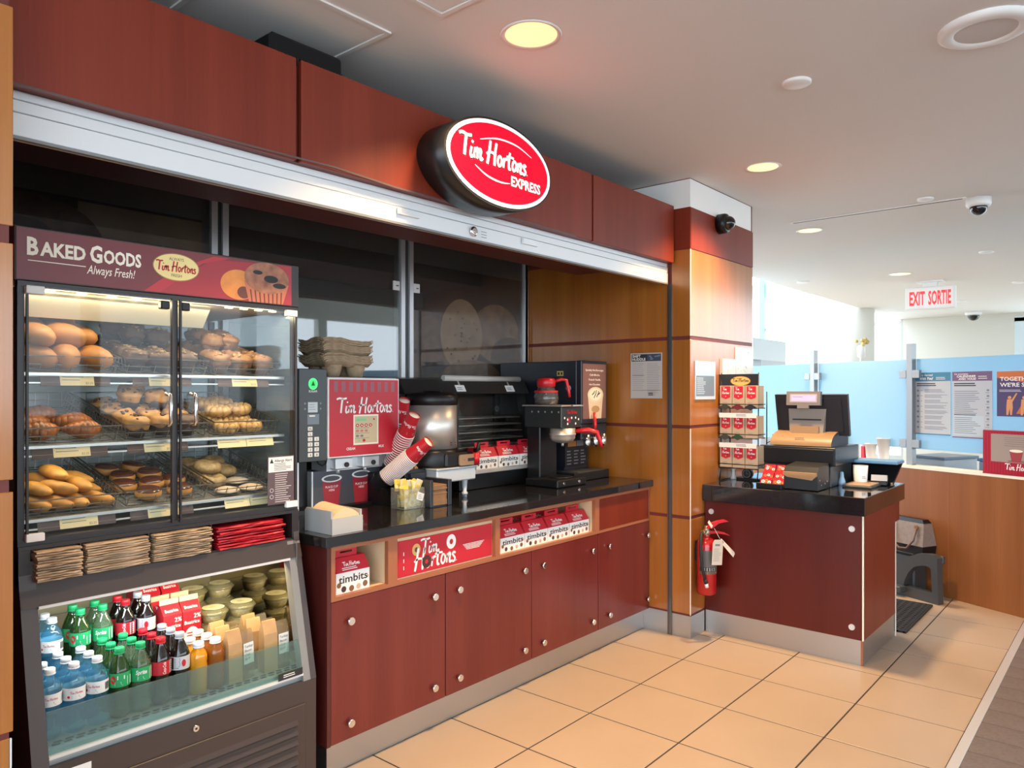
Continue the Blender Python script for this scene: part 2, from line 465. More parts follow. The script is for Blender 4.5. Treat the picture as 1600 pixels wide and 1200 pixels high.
# pillar
mb = MB(); mb.box(4.153, 5.087, 2.113, 3.7, 0, 2.80)
pillar = struct('pillar', mb, dark_groove)
panel_stack('wall_panel', 4.150, 4.1575, 2.110, 2.235, ZC, [wood_light]*4, pillar, 0)
panel_stack('wall_panel', 4.1578, 5.090, 2.110, 2.1176, ZC, [wood_light]*4, pillar, 0)
mb = MB(); mb.box(4.150, 4.1575, 2.110, 2.235, 2.372, 2.62); mb.box(4.1578, 5.090, 2.108, 2.1176, 2.372, 2.62); mb.box(4.158, 5.09, 2.118, 3.4, 2.372, 2.62)
obj('top_band', mb, wood_red, pillar)
mb = MB(); mb.box(4.152, 5.065, 2.112, 2.1178, 2.625, 2.795); mb.box(4.152, 4.1578, 2.1178, 3.4, 2.625, 2.795)
obj('painted_band', mb, white_paint, pillar)
mb = MB(); mb.box(4.146, 4.1575, 2.106, 2.235, 0, .135); mb.box(4.1578, 4.33, 2.106, 2.1176, 0, .135); obj('kick_plate', mb, steel_kick, pillar)
mb = MB(); mb.box(4.147, 4.1525, 2.107, 2.1115, .14, 1.275); mb.box(4.147, 4.1525, 2.107, 2.1115, 1.84, 2.368); obj('corner_strip', mb, cream_w, pillar)
# left pier
mb = MB(); mb.box(-.6, .590, 2.114, 3.43, 0, 2.80)
pier = struct('wall_left', mb, dark_groove)
for z0, z1 in ((.67, 1.255), (1.285, 1.862), (1.905, 2.44)):
    mb = MB(); mb.box(-.6, .598, 2.11, 2.119, z0, z1, 0, .0015); obj('wall_panel', mb, wood_light, pier)
mb = MB(); mb.box(-.6, .59, 2.11, 2.119, .145, .655, 0, .0015); obj('wall_panel', mb, wood_light, pier)
mb = MB(); mb.box(-.6, .593, 2.106, 2.119, 0, .135); obj('kick_plate', mb, steel_kick, pier)
mb = MB(); mb.box(.5905, .594, 2.107, 2.112, .14, .655); obj('corner_strip', mb, alu_white, pier)

# fascia over the opening
mb = MB(); mb.box(.588, 4.146, 2.236, 2.95, 2.292, 2.625)
fascia = struct('wall_front', mb, dark_groove)
for x0, x1 in ((-.6, 1.462), (1.482, 3.243), (3.258, 4.131)):
    mb = MB(); mb.box(x0, x1, 2.21, 2.234, 2.29, 2.64, 0, .002); obj('fascia_panel', mb, wood_red, fascia)
mb = MB()
pts = [(.6, 0), (.9, .0), (1.3, .006), (1.62, .012), (1.9, .0), (2.3, -.002), (2.7, .004), (3.1, 0.001)]
for (a, h), (b, k) in zip(pts, pts[1:]): mb.add([(a,2.2075,2.286+h),(b,2.2075,2.286+k),(b,2.2075,2.293+k),(a,2.2075,2.293+h)], [(0,1,2,3)])
obj('sealant_strip', mb, plain('brown_sealant', (.10, .06, .055), .5), fascia)
mb = MB(); mb.lathe([(.035, 0), (.035, .012), (.02, .02)], 14, (1.85, 2.55, 2.272)); obj('sprinkler_cover', mb, grey_mid, fascia)

# roller shutter: rail, two grooves, lock, pulls and the guide rail at its right end
sh = thing('roller_shutter', 'raised white metal roller shutter under the red fascia with round lock', 'shutter', (2.4, 2.255, 2.17))
mb = MB()
for z0, z1, y in ((0, .062, 0), (.064, .096, .003), (.098, .122, .006)): mb.box(-1.81, 1.735, y-.002, .05, z0, z1, 0, .002)
obj('shutter_rail', mb, alu_white, sh)
mb = MB(); mb.box(-1.81, 1.735, -.004, .012, -.008, .0); obj('bottom_edge', mb, grey_mid, sh)
for x in (-.40, .37):
    mb = MB(); mb.box(x-.055, x+.055, -.016, -.002, .030, .036, 0, .001); mb.box(x-.055, x-.045, -.016, -.002, .036, .056); mb.box(x-.055, x+.055, -.004, -.002, .034, .060)
    obj('shutter_pull', mb, alu, sh)
mb = MB(); mb.lathe([(.022, 0), (.022, -.012), (.014, -.015)][::-1], 18, (-.02, -.002, .032), axis='y'); mb.lathe([(.006, -.0152), (.006, -.0175)][::-1], 10, (-.02, -.002, .032), axis='y')
obj('lock', mb, chrome, sh)
mb = MB(); mp = FY(.03, -.003, .01); mb.rect(mp, 0, .05, 0, .045, .0005, 0)
for k in range(3): mb.rect(mp, .004, .04, .006+k*.012, .009+k*.012, .001, 1)
obj('lock_sticker', mb, [alu_white, ink_grey], sh)
mb = MB(); mb.box(1.737, 1.749, -.004, .004, -2.17, -.01); mb.box(1.737, 1.749, -.024, -.006, -2.17, -.01)
obj('guide_rail', mb, plain('guide_rail_metal', (.18, .17, .16), .35, .8), sh)

# glass back panels with posts and brown printed panels behind the glass
poster_m = wood('brown_poster', (.030, .017, .010), (.055, .030, .018), rough=.5, sx=1.2, sz=1.6)
mb = MB()
mb.box(.62, 1.74, 3.410, 3.42, 1.0, 2.312, 0); mb.box(1.88, 2.925, 3.410, 3.42, 1.0, 2.31, 0); mb.box(3.07, 4.12, 3.410, 3.42, 1.0, 2.29, 0)
posters = obj('printed_panel', mb, poster_m, wall_back)
for n_, (x0, x1) in enumerate(((.60, 1.765), (1.855, 2.945), (3.045, 4.13))):
    mb = MB(); mb.box(x0, x1, 3.385, 3.393, .95, 2.44)
    w = struct('window_%d' % (n_+1), mb, glassy('back_glass_%d' % n_, (.80, .82, .82), .06, .03, refl=1.9, body=(.30, .32, .33)))
for x0, x1 in ((1.767, 1.853), (2.947, 3.043), (4.105, 4.14)):
    mb = MB(); mb.box(x0, x0+.03, 3.37, 3.40, .95, 2.44); mb.box(x1-.03, x1, 3.37, 3.40, .95, 2.44); mb.box(x0+.02, x1-.02, 3.385, 3.41, .95, 2.44, 1)
    obj('glass_post', mb, [alu, grey_dark], wall_back)
for x in (2.915, 3.075):
    mb = MB(); mb.box(x-.026, x+.026, 3.376, 3.384, 2.10, 2.155, 0, .002); mb.box(x-.004, x+.014, 3.374, 3.377, 2.124, 2.130, 1)
    obj('glass_lock', mb, [white, ink], wall_back)
# cookies and doughnuts printed on the brown panels (flat print)
cookie = plain('printed_cookie', (.40, .21, .10), .6, noise=.35, nscale=18)
cookie_d = plain('printed_dark_cookie', (.12, .06, .038), .6, noise=.4, nscale=25)
cookie_l = plain('printed_cookie_light', (.62, .36, .18), .6, noise=.2, nscale=14)
mb = MB(); mp = FY(0, 3.4095, 0)
mb.ell(mp, 3.84, 1.90, .24, .20, .0002, 0); mb.ell(mp, 3.98, 1.74, .20, .14, .0004, 1); mb.ell(mp, 3.22, 1.76, .16, .22, .0002, 1)
mb.ell(mp, 3.50, 1.87, .195, .235, .0006, 2); mb.ell(mp, 3.60, 1.60, .28, .11, .0008, 0)
rr = random.Random(3)
for k in range(26):
    a = rr.uniform(0, 6.28); q = rr.uniform(0, .9)
    mb.ell(mp, 3.50+.19*q*math.cos(a), 1.87+.22*q*math.sin(a), rr.uniform(.004,.012), rr.uniform(.003,.008), .0010, 1, 8)
mb.ell(mp, 1.02, 2.13, .28, .17, .0004, 1); mb.ell(mp, 1.0, 2.15, .10, .05, .0006, 3); mb.ell(mp, 1.42, 2.03, .26, .13, .0005, 1, 24); mb.rect(mp, 1.20, 1.74, 1.6, 2.30, .0001, 4)
obj('printed_food', mb, [cookie, cookie_d, cookie_l, poster_m, plain('printed_cream', (.34, .22, .13), .6, noise=.2, nscale=9)], wall_back)

# low curved partition wall and the frosted screen standing on it
def lw(t): return (6.181-.2555*0+t*(-.4277), 1.096+t*(-.9039))     # distance t along the wall towards -Y
U = Vector((-.4277, -.9039, 0)); NN = Vector((-.9039, .4277, 0))     # along, towards the camera
def WL(t, off=0., z=0.): p = Vector((6.181, 1.096, z))+U*t+NN*off; return tuple(p)
def wbox(mb, t0, t1, o0, o1, z0, z1, m=0):
    vs = [WL(t, o, z) for z in (z0, z1) for t, o in ((t0,o0),(t1,o0),(t1,o1),(t0,o1))]
    return mb.add(vs, [(3,2,1,0),(4,5,6,7),(0,1,5,4),(1,2,6,5),(2,3,7,6),(3,0,4,7)], m)
mb = MB(); wbox(mb, -2.4, 1.75, -.14, 0, 0, .915)
low = struct('wall_partition', mb, wood_low)
mb = MB(); wbox(mb, -2.4, 1.75, -.145, .003, .915, .935); obj('wall_cap', mb, cream_w, low)
for t in (-.62, .0, .62):
    mb = MB(); wbox(mb, t-.002, t+.002, 0, .0008, .05, .91); obj('panel_joint', mb, wood_edge, low)
frost_m = frosted('frosted_glass', (.56, .81, .96))
panes = [(-2.45, -1.35), (-1.29, -.385), (-.325, 1.75)]
for k, (a, b) in enumerate(panes):
    mb = MB(); wbox(mb, a, b, -.10, -.09, 1.06, 1.752)
    w = struct('window_%d' % (k+4), mb, frost_m)
steel_post = plain('satin_steel_post', (.30, .32, .33), .4, .6)
for k, (t, lab) in enumerate(((-1.32, 'square steel screen post behind the cash register monitor'), (-.355, 'square steel screen post at the left edge of the paper notices'))):
    p = WL(t, -.07); s = thing('screen_post', lab, 'post', (p[0], p[1], .935), math.atan2(U.y, U.x), 'posts of the frosted screen')
    mb = MB(); mb.box(-.025, .025, -.025, .025, 0, .935, 0, .002); obj('post', mb, steel_post, s)
    for z in (.165, .70):
        for sg in (-1, 1):
            mb = MB(); mb.box(sg*.026, sg*.085, -.028, .004, z-.03, z+.03, 0, .002); obj('glass_clamp', mb, steel_post, s)

# far atrium beyond the screen
mb = MB(); mb.box(14.75, 14.9, 1.64, 3.33, 0, 6.5); mb.box(14.75, 14.9, -.15, 1.64, 2.68, 6.5); mb.box(14.75, 14.9, -.15, 1.64, 0, .6); mb.box(14.75, 14.9, -9, -.15, 0, .35); mb.box(14.75, 14.9, -9, -.15, 4.0, 4.5)
struct('wall_far', mb, wall_m)
mb = MB()
for z0, z1 in ((0, .35), (2.72, 2.78), (3.40, 3.68), (5.9, 6.5)): mb.box(14.78, 14.88, 3.33, 9, z0, z1)
for y0, y1, z1 in ((3.33, 3.37, 6.5), (5.10, 5.26, 6.5), (7.5, 7.62, 6.5)): mb.box(14.76, 14.9, y0, y1, 0, z1)
struct('trim_2', mb, plain('pale_trim', (.46, .48, .45), .5))
mb = MB(); mb.box(14.72, 14.78, 5.86, 5.96, 0, 6.5); struct('trim_3', mb, plain('pale_blue_mullion', (.22, .42, .50), .4))
mb = MB(); mb.box(14.82, 14.83, 3.37, 9, .35, 5.9); struct('window_7', mb, glass_thin)
mb = MB(); mb.box(14.82, 14.83, -.15, 1.64, .6, 2.68); struct('window_8', mb, glass_thin)
mb = MB(); mb.box(14.74, 14.8, 1.52, 1.66, .6, 2.72); mb.box(14.74, 14.8, 0.9, .96, .6, 2.68); mb.box(14.74, 14.8, -.15, 1.66, 2.66, 2.74); struct('trim_4', mb, plain('pale_window_frame', (.60, .72, .76), .4))
mb = MB(); mb.lathe([(.36, 0), (.36, 4.5)], 28, (12.6, 3.62, 0)); struct('column', mb, wall_m)
mb = MB(); mb.box(5.1, 15, 8.9, 9.1, 0, 1.0); struct('wall_atrium', mb, wall_m)
# the far side of the lobby behind the viewer (seen only in the reflections of the glass)
mb = MB(); mb.box(-4, 15, -9.1, -8.9, 0, 1.1); mb.box(-4, 15, -9.1, -8.9, 3.3, 4.3)
for x in (-4, -1, 2, 5, 8, 11): mb.box(x, x+.25, -9.1, -8.9, 1.1, 3.3)
struct('wall_lobby', mb, wall_m)
mb = MB(); mb.box(-4, 15, -9.1, -.15, 4.3, 4.5); mb.box(-3.5, 15, -.30, -.15, 3.0, 4.3); struct('ceiling_lobby', mb, wall_m)
mb = MB()
for y in (-8.9, -6.5, -4.2, -2.0, -.35): mb.box(14.76, 14.88, y, y+.12, .35, 4.0)
mb.box(14.76, 14.88, -9, -.15, 1.0, 1.06)
struct('trim_5', mb, MATS['pale_trim'])
mb = MB(); mb.box(14.82, 14.83, -9, -.15, .35, 4.0); struct('window_9', mb, glass_thin)
# ================================================================== LAMPS
lamp_em = plain('warm_lamp_lens', (.6, .5, .35), .4, emit=(1., .76, .34), estr=.85)
def downlight(x, y, lab, pw, r=.10):
    d = thing('downlight', lab, 'ceiling light', (x, y, 2.80), 0, 'recessed ceiling lights')
    mb = MB(); mb.lathe([(r, -.001), (r+.014, -.006), (r+.018, -.001)], 32, cap=False); obj('trim_ring', mb, white, d)
    mb = MB(); mb.lathe([(0, -.002), (r, -.0025)][::-1], 32, cap=False); obj('lens', mb, lamp_em, d)
    if pw: light('downlight_bulb', 'AREA', (x, y, 2.785), (0, 0, 0), pw, (1, .64, .32), .17, spread=math.radians(115))
downlight(2.112, 1.706, 'large round ceiling light nearest the viewer, above the oval sign', 26, .095)
downlight(4.227, 1.691, 'round ceiling light to the right above the wood pillar', 26, .085)
downlight(6.132, 2.068, 'round ceiling light just below the ceiling slot diffuser', 16, .085)
downlight(9.048, 2.069, 'round ceiling light just left of the exit sign', 12, .10)
downlight(13.365, 3.142, 'small far ceiling light by the atrium opening edge', 0, .10)
# ================================================================== helpers for world-coordinate parts
def wpart(name, mb, mats, root):
    return obj(name, mb, mats, root, loc=tuple(-v for v in root.location))
def lines(mb, mp, a0, a1, b0, b1, n, m, off=.001, th=.4, seed=0, ragged=.35):
    """rows of small print too fine to read, as thin bars"""
    r = random.Random(seed); p = (b1-b0)/n
    for k in range(n):
        e = a1-(a1-a0)*r.random()*ragged
        mb.rect(mp, a0, e, b1-p*(k+.5)-p*th/2, b1-p*(k+.5)+p*th/2, off, m)

# ================================================================== MAIN COUNTER
cab = thing('counter_cabinet', 'long cherry red counter cabinet with four doors and open niches', 'cabinet', (2.93, 2.39, 0))
mb = MB(); mb.box(1.733, 4.146, 2.412, 3.36, .135, .688); wpart('carcass', mb, wood_red, cab)
mb = MB(); mb.box(1.715, 1.7325, 2.39, 3.36, .132, .904); wpart('end_panel', mb, wood('shaded_end_laminate', (.070, .010, .008), (.10, .016, .012), rough=.4, sx=6, sz=.4), cab)  # cherry laminate with the shade of the gap put into its colour
mb = MB(); mb.box(1.745, 4.146, 2.434, 3.3, 0, .134); wpart('kick_plate', mb, steel_kick, cab)
for x0, x1, kl, kr in ((1.735, 2.347, 1.818, 2.272), (2.353, 2.962, 2.428, 2.896), (2.968, 3.568, 3.05, 3.503), (3.574, 4.144, 3.675, 4.112)):
    mb = MB(); mb.box(x0, x1, 2.39, 2.411, .134, .686, 0, .0015); d = wpart('door', mb, wood_door, cab)
    for x in (kl, kr):
        for z in (.20, .60):
            mb = MB(); mb.lathe([(.010, 2.391), (.010, 2.379), (.0165, 2.378), (.0165, 2.370), (.014, 2.3675)][::-1], 16, (x, 0, z), axis='y'); obj('round_knob', mb, chrome, d)
# face frame round the niches
mb = MB()
for a, b, z0, z1 in ((1.733, 4.146, .688, .704), (1.733, 4.146, .884, .904)): mb.box(a, b, 2.388, 2.41, z0, z1)
for a, b in ((1.733, 1.752), (2.016, 2.066), (2.684, 2.716), (3.536, 3.578), (4.135, 4.146)): mb.box(a, b, 2.388, 2.41, .704, .884)
wpart('face_frame', mb, wood_edge, cab)
for a, b, m_ in ((1.752, 2.016, wood_beige), (2.716, 3.536, wood_beige)):
    mb = MB(); mb.box(a-.012, b+.012, 2.411, 2.80, .692, .704); mb.box(a-.012, b+.012, 2.411, 2.80, .884, .896)
    mb.box(a-.012, a, 2.411, 2.80, .704, .884); mb.box(b, b+.012, 2.411, 2.80, .704, .884); mb.box(a-.012, b+.012, 2.80, 2.81, .692, .896)
    wpart('niche', mb, m_, cab)
mb = MB(); mb.box(3.579, 4.134, 2.389, 2.41, .705, .883, 0, .001); wpart('drawer_front', mb, wood_red, cab)
mb = MB(); mb.box(2.066, 2.684, 2.4105, 2.43, .704, .884); wpart('niche_back', mb, wood_beige, cab)
# the red printed card in the middle niche
pc = thing('red_card_sign', 'red printed card with white script lettering in the middle counter niche', 'sign', (2.38, 2.408, .706))
mb = MB(); mb.box(2.074, 2.676, 2.404, 2.409, .712, .866, 0, .001); wpart('card', mb, red_card, pc)
mp = FY(2.074, 2.404, .712); mb = MB()
def script_part(mb, mp, words, a, b, w, m, wt=.3):
    """the first or second word only (their spans in the stroke drawing)"""
    lo, hi = (0, 3.42) if words == 0 else (3.8, 10.32)
    k = w/(hi-lo)
    for q in script_strokes(wt):
        cx = sum(p[0] for p in q)/4
        if lo <= cx < hi: mb.flat(mp, [(a+(x-lo)*k, b+y*k) for x, y in q], .001, m)
script_part(mb, mp, 0, .138, .080, .105, 1, .25); script_part(mb, mp, 1, .095, .018, .265, 1, .25)
mb.ell(mp, .112, .105, .024, .026, .0006, 2); mb.ell(mp, .112, .105, .010, .011, .0008, 3); mb.ell(mp, .325, .108, .030, .033, .0006, 1); mb.ell(mp, .325, .108, .011, .012, .0009, 4)
mb.ell(mp, .172, .044, .027, .028, .0012, 5); mb.ell(mp, .172, .044, .009, .0095, .0014, 4)
for k in range(5): mb.rect(mp, .40-.0+.006*k, .545-.008*k, .080-.006*k, .0825-.006*k, .0008, 1)
mb.text(mp, '+', .345, .012, .014, 1)
for k in range(3): mb.rect(mp, .038, .042, .03+.03*k, .045+.03*k, .0008, 1)
wpart('print', mb, [red_card, ink_white, plain('print_gold', (.70, .42, .14), .5), plain('print_brown', (.14, .06, .03), .5), red_card, plain('print_choc', (.05, .02, .015), .5)], pc)

top = MB(); top.box(1.692, 4.147, 2.362, 3.375, .9045, .945, 0, .003)
tag(obj('countertop', top, granite), 'long glossy black granite countertop with coffee machines on it', 'countertop')

# ================================================================== DOUGHNUT-HOLE BOXES
carton_print = [ink, plain('print_hole_brown', (.20, .09, .04), .5), plain('print_hole_dark', (.06, .025, .02), .5), plain('print_hole_pale', (.60, .40, .25), .5), red_card]
def snack_box(label, loc, rotz=0, group='white snack boxes with red tops', w=.155, h=.072, dep=.11):
    t = thing('snack_box', label, 'box', loc, rotz, group)
    mb = MB(); mb.box(-w/2, w/2, -dep/2, dep/2, 0, h, 0, .001); obj('carton', mb, white, t)
    mb = MB(); hh = h+.052
    mb.add([(-w/2,-dep/2,h),(w/2,-dep/2,h),(w/2,dep/2,h),(-w/2,dep/2,h),(-w/2+.004,-.02,hh),(w/2-.004,-.02,hh),(w/2-.004,.02,hh),(-w/2+.004,.02,hh)],
           [(4,5,6,7),(0,1,5,4),(1,2,6,5),(2,3,7,6),(3,0,4,7)])
    mb.box(-w*.32, w*.32, -.003, .003, hh, hh+.014); mb.box(-w*.32, -w*.18, -.003, .003, hh+.014, hh+.022); mb.box(w*.18, w*.32, -.003, .003, hh+.014, hh+.022); mb.box(-w*.32, w*.32, -.003, .003, hh+.022, hh+.030)
    lid = obj('gable_lid', mb, red_card, t)
    mp = FT((-w/2, -dep/2, h), (1,0,0), (0, dep/2-.02, .052)); mb = MB(); mb.script(mp, w*.26, .024, w*.5, 0); lines(mb, mp, w*.2, w*.8, .006, .020, 2, 0)
    obj('lid_lettering', mb, ink_white, lid)
    mp = FY(-w/2, -dep/2, 0); mb = MB()
    mb.text(mp, 'timbits', w*.5, h*.50, h*.36, 0, .0012, 'c', 0, .015, w*.86)
    for k, (a, b, r, m_) in enumerate(((.08,.42,.085,1),(.22,.2,.10,2),(.45,.17,.10,1),(.66,.2,.09,3),(.86,.26,.10,1),(.93,.6,.05,3))):
        mb.ell(mp, w*a, h*b, h*r*1.5, h*r*1.5, .0006, m_, 14)
    obj('print', mb, carton_print, t)
    return t
snack_box('white snack box alone in the left counter niche', (1.856, 2.462, .704), 0, None, .165, .082, .10)
for k, x in enumerate((2.850, 3.042, 3.235, 3.428)):
    snack_box('%s white snack box from the left in the right counter niche' % ('first', 'second', 'third', 'fourth')[k], (x, 2.475, .704), 0, 'snack boxes in the right counter niche', .185, .072, .11)
for k, x in enumerate((2.86, 3.05, 3.24)):
    snack_box('%s red-topped snack box of the back row in the right counter niche' % ('left', 'middle', 'right')[k], (x, 2.62, .704), 0, 'snack boxes in the right counter niche', .18, .08, .11)
# ================================================================== PASTRY AND DRINKS CASE
case = thing('display_case', 'tall brown self-serve pastry case with open chilled drinks shelf below', 'display case', (1.19, 2.5, 0))
def cp(name, mb, mats): return wpart(name, mb, mats, case)
mb = MB(); mb.box(.72, 1.66, 2.382, 3.22, .03, .425); cp('base_cabinet', mb, case_brown)
mb = MB()
for x in (.76, 1.60): mb.box(x, x+.04, 2.40, 2.44, 0, .03)
for x in (.76, 1.60): mb.box(x, x+.04, 3.1, 3.14, 0, .03)
cp('foot', mb, black)
mb = MB(); mb.box(.80, 1.612, 2.376, 2.382, .045, .345, 0, .002)
gp = cp('grille_panel', mb, case_brown)
for k in range(7):
    z = .295-.036*k
    mb = MB(); mb.add([(1.05,2.3755,z),(1.575,2.3755,z),(1.575,2.366,z-.016),(1.05,2.366,z-.016),(1.05,2.3755,z-.016),(1.575,2.3755,z-.016)], [(0,3,2,1),(0,4,3),(1,2,5),(3,4,5,2)], 0)
    obj('grille_slat', mb, case_brown, gp)
    mb = MB(); mb.box(1.05, 1.575, 2.3748, 2.376, z-.026, z-.017); obj('grille_gap', mb, ink, gp)
mb = MB(); mb.lathe([(.010, 2.372), (.010, 2.383)], 14, (1.191, 0, .415-.02), axis='y'); mb.lathe([(.004, 2.3715), (.004, 2.3725)], 10, (1.191, 0, .395), axis='y', m=1); cp('panel_lock', mb, [chrome, ink])
mb = MB(); mp = FY(.800, 2.3818, .372); mb.rect(mp, 0, .075, 0, .034, .0006, 0); mb.rect(mp, .006, .042, .020, .023, .001, 1); mb.rect(mp, .006, .036, .010, .013, .001, 1); cp('rating_label', mb, [white, ink_grey])
# slanted cheeks beside the chilled opening
def slant(x0, x1): 
    mb = MB(); mp = lambda a, b, o: (o, a, b)
    mb.ext(mp, [(2.380, .425), (3.22, .425), (3.22, 1.0), (2.500, 1.0), (2.490, .925)], x0, x1); return mb
cp('left_cheek', slant(.72, .764), case_brown)
cp('right_cheek', slant(1.636, 1.66), case_brown)
mb = MB(); mb.add([(1.606,2.381,.425),(1.66,2.381,.425),(1.66,2.491,.93),(1.606,2.491,.93),(1.606,2.42,.425),(1.606,2.53,.93)], [(0,1,2,3),(4,0,3,5)], 0)
cp('right_frame', mb, grey_mid)
mb = MB(); mb.box(1.634, 1.6355, 2.47, 3.14, .43, .93); cp('mirror_panel', mb, plain('polished_steel', (.62, .56, .45), .06, 1.))
mb = MB(); mb.box(.764, 1.634, 3.13, 3.16, .425, .96); 
for k in range(5): mb.box(.80, 1.60, 3.127, 3.131, .60+.06*k, .603+.06*k, 1)
cp('back_panel', mb, [plain('cooler_back', (.42, .38, .24), .4), ink_grey])
mb = MB(); mb.add([(.72,2.472,.868),(1.66,2.472,.868),(1.66,2.494,.935),(.72,2.494,.935),(.72,2.55,.868),(1.66,2.55,.868)], [(0,1,2,3),(4,5,1,0)], 0); cp('brow_panel', mb, case_brown)
mb = MB(); mb.box(.764, 1.606, 2.468, 2.485, .862, .870); cp('brow_edge', mb, alu_white)
mb = MB(); mb.box(.764, 1.634, 2.53, 3.13, .93, .938); cp('cooler_roof', mb, white)
mb = MB(); mb.box(.764, 1.634, 2.40, 2.67, .425, .468); mb.box(.764, 1.634, 2.67, 2.84, .425, .555); mb.box(.764, 1.634, 2.84, 3.13, .425, .60)
cp('cooler_deck', mb, plain('cooler_deck_metal', (.40, .44, .45), .35, .5))
mb = MB()
for k in range(26):
    for j in range(2): mb.box(.785+k*.032+.010*(j % 2), .807+k*.032+.010*(j % 2), 2.422+.018*j, 2.433+.018*j, .468, .4688)
o = cp('vent_slots', mb, ink)
lipg = glassy('cooler_lip_glass', (.70, .86, .84), .10, .04, refl=1.7, body=(.40, .50, .50))
mb = MB(); mb.add([(.766,2.390,.455),(1.604,2.390,.455),(1.604,2.411,.575),(.766,2.411,.575),(.766,2.396,.455),(1.604,2.396,.455),(1.604,2.417,.575),(.766,2.417,.575)], [(0,1,2,3),(7,6,5,4),(3,2,6,7),(0,4,5,1)])
cp('lip_glass', mb, lipg)
mb = MB(); mb.box(.764, 1.606, 2.383, 2.40, .447, .456); cp('lip_edge', mb, alu_white)
mb = MB(); mb.box(1.50, 1.60, 2.3805, 2.3825, .455, .480); lines(mb, FY(1.50, 2.3805, .455), .02, .085, .006, .02, 2, 1, .0006); cp('maker_plate', mb, [ink, ink_white])
# bag slots
mb = MB(); mb.box(.72, 1.66, 2.80, 2.81, .94, 1.04); mb.box(.72, 1.66, 2.50, 2.80, .930, .940); mb.box(.72, 1.66, 2.497, 2.80, 1.034, 1.046)
for x in (.72, .884, 1.090, 1.304, 1.63): mb.box(x, x+(.004 if .8 < x < 1.5 else .03), 2.495, 2.80, .94, 1.034)
cp('bag_rack', mb, case_dark)
# upper glazed case: posts, sides, back, roof
for x0, x1, y0, y1 in ((.72, .738, 2.505, 2.53), (1.643, 1.66, 2.505, 2.53), (.72, .745, 3.14, 3.17), (1.635, 1.66, 3.14, 3.17)): cp('corner_post', MB().box(x0, x1, y0, y1, 1.065, 1.808), case_dark)
for z0, z1 in ((1.045, 1.065), (1.808, 1.825)): cp('front_rail', MB().box(.72, 1.66, 2.503, 2.53, z0, z1), case_dark)
cp('centre_post', MB().box(1.176, 1.194, 2.508, 2.525, 1.065, 1.808), case_dark)
mb = MB(); mb.box(.722, 1.658, 2.53, 3.17, 1.046, 1.062); cp('case_floor', mb, case_brown)
mb = MB(); mb.box(.72, 1.66, 2.53, 3.17, 1.812, 1.826); cp('case_roof', mb, white)
mb = MB(); mb.box(.722, .728, 2.53, 3.14, 1.06, 1.81); cp('left_side', mb, plain('case_side_steel', (.30, .34, .36), .3, .7))
mb = MB(); mb.box(1.650, 1.656, 2.53, 3.14, 1.06, 1.81); cp('right_side_glass', mb, glassy('case_side_glass', (.85, .90, .92), .12, .03, refl=1.6, body=(.35, .42, .45)))
mb = MB(); mb.box(.745, 1.635, 3.15, 3.158, 1.06, 1.81); cp('case_back', mb, plain('case_back_panel', (.24, .28, .30), .25, .3))
mb = MB(); mb.add([(.75,2.60,1.806),(1.36,2.60,1.806),(1.36,2.66,1.735),(.75,2.66,1.735),(.75,2.665,1.735),(1.36,2.665,1.735),(1.36,2.665,1.808),(.75,2.665,1.808)], [(0,3,2,1),(3,4,5,2),(4,7,6,5)], 0)
lb = cp('lamp_board', mb, plain('cream_lamp_board', (.80, .74, .55), .5))
led = plain('led_chip', (1, .9, .6), .4, emit=(1, .82, .35), estr=6)
for x in (.83, .92, 1.01, 1.09, 1.18, 1.26, 1.42, 1.48, 1.54, 1.60):
    mb = MB(); mb.box(x-.012, x+.012, 2.575, 2.590, 1.8085, 1.8115); cp('led_chip', mb, led)
light('case_led', 'AREA', (1.19, 2.60, 1.800), (math.radians(-20), 0, 0), 2.4, (1, .86, .58), .86, 'RECTANGLE', .04)
door_glass = glassy('door_glass', (.97, .98, .97), 0.0, refl=1.28)
# doors with glass, edges, handles and corner hinges
for x0, x1, hx, hg in ((.740, 1.1745, 1.150, .742), (1.1955, 1.650, 1.235, 1.648)):
    mb = MB(); mb.box(x0, x1, 2.498, 2.5035, 1.062, 1.812); d = cp('door', mb, door_glass)
    for a, b in ((x0, x0+.006), (x1-.006, x1)): obj('door_edge', MB().box(a, b, 2.494, 2.504, 1.058, 1.812), case_dark, d)
    mb = MB(); mb.tube([(hx, 2.498, 1.388), (hx, 2.470, 1.390), (hx, 2.464, 1.398), (hx, 2.464, 1.482), (hx, 2.470, 1.490), (hx, 2.498, 1.492)], .0065, 8); obj('door_handle', mb, chrome, d)
    for z in (1.070, 1.800):
        s = -1 if hg > 1 else 1
        mb = MB(); mb.box(hg-.004*s, hg+.045*s, 2.489, 2.506, z-.012, z+.012, 0, .002); obj('hinge_clip', mb, white, d)
for x0 in (1.13, 1.2):
    mb = MB(); mb.box(x0, x0+.03, 2.49, 2.515, 1.776, 1.803, 0, .003); cp('door_catch', mb, black)
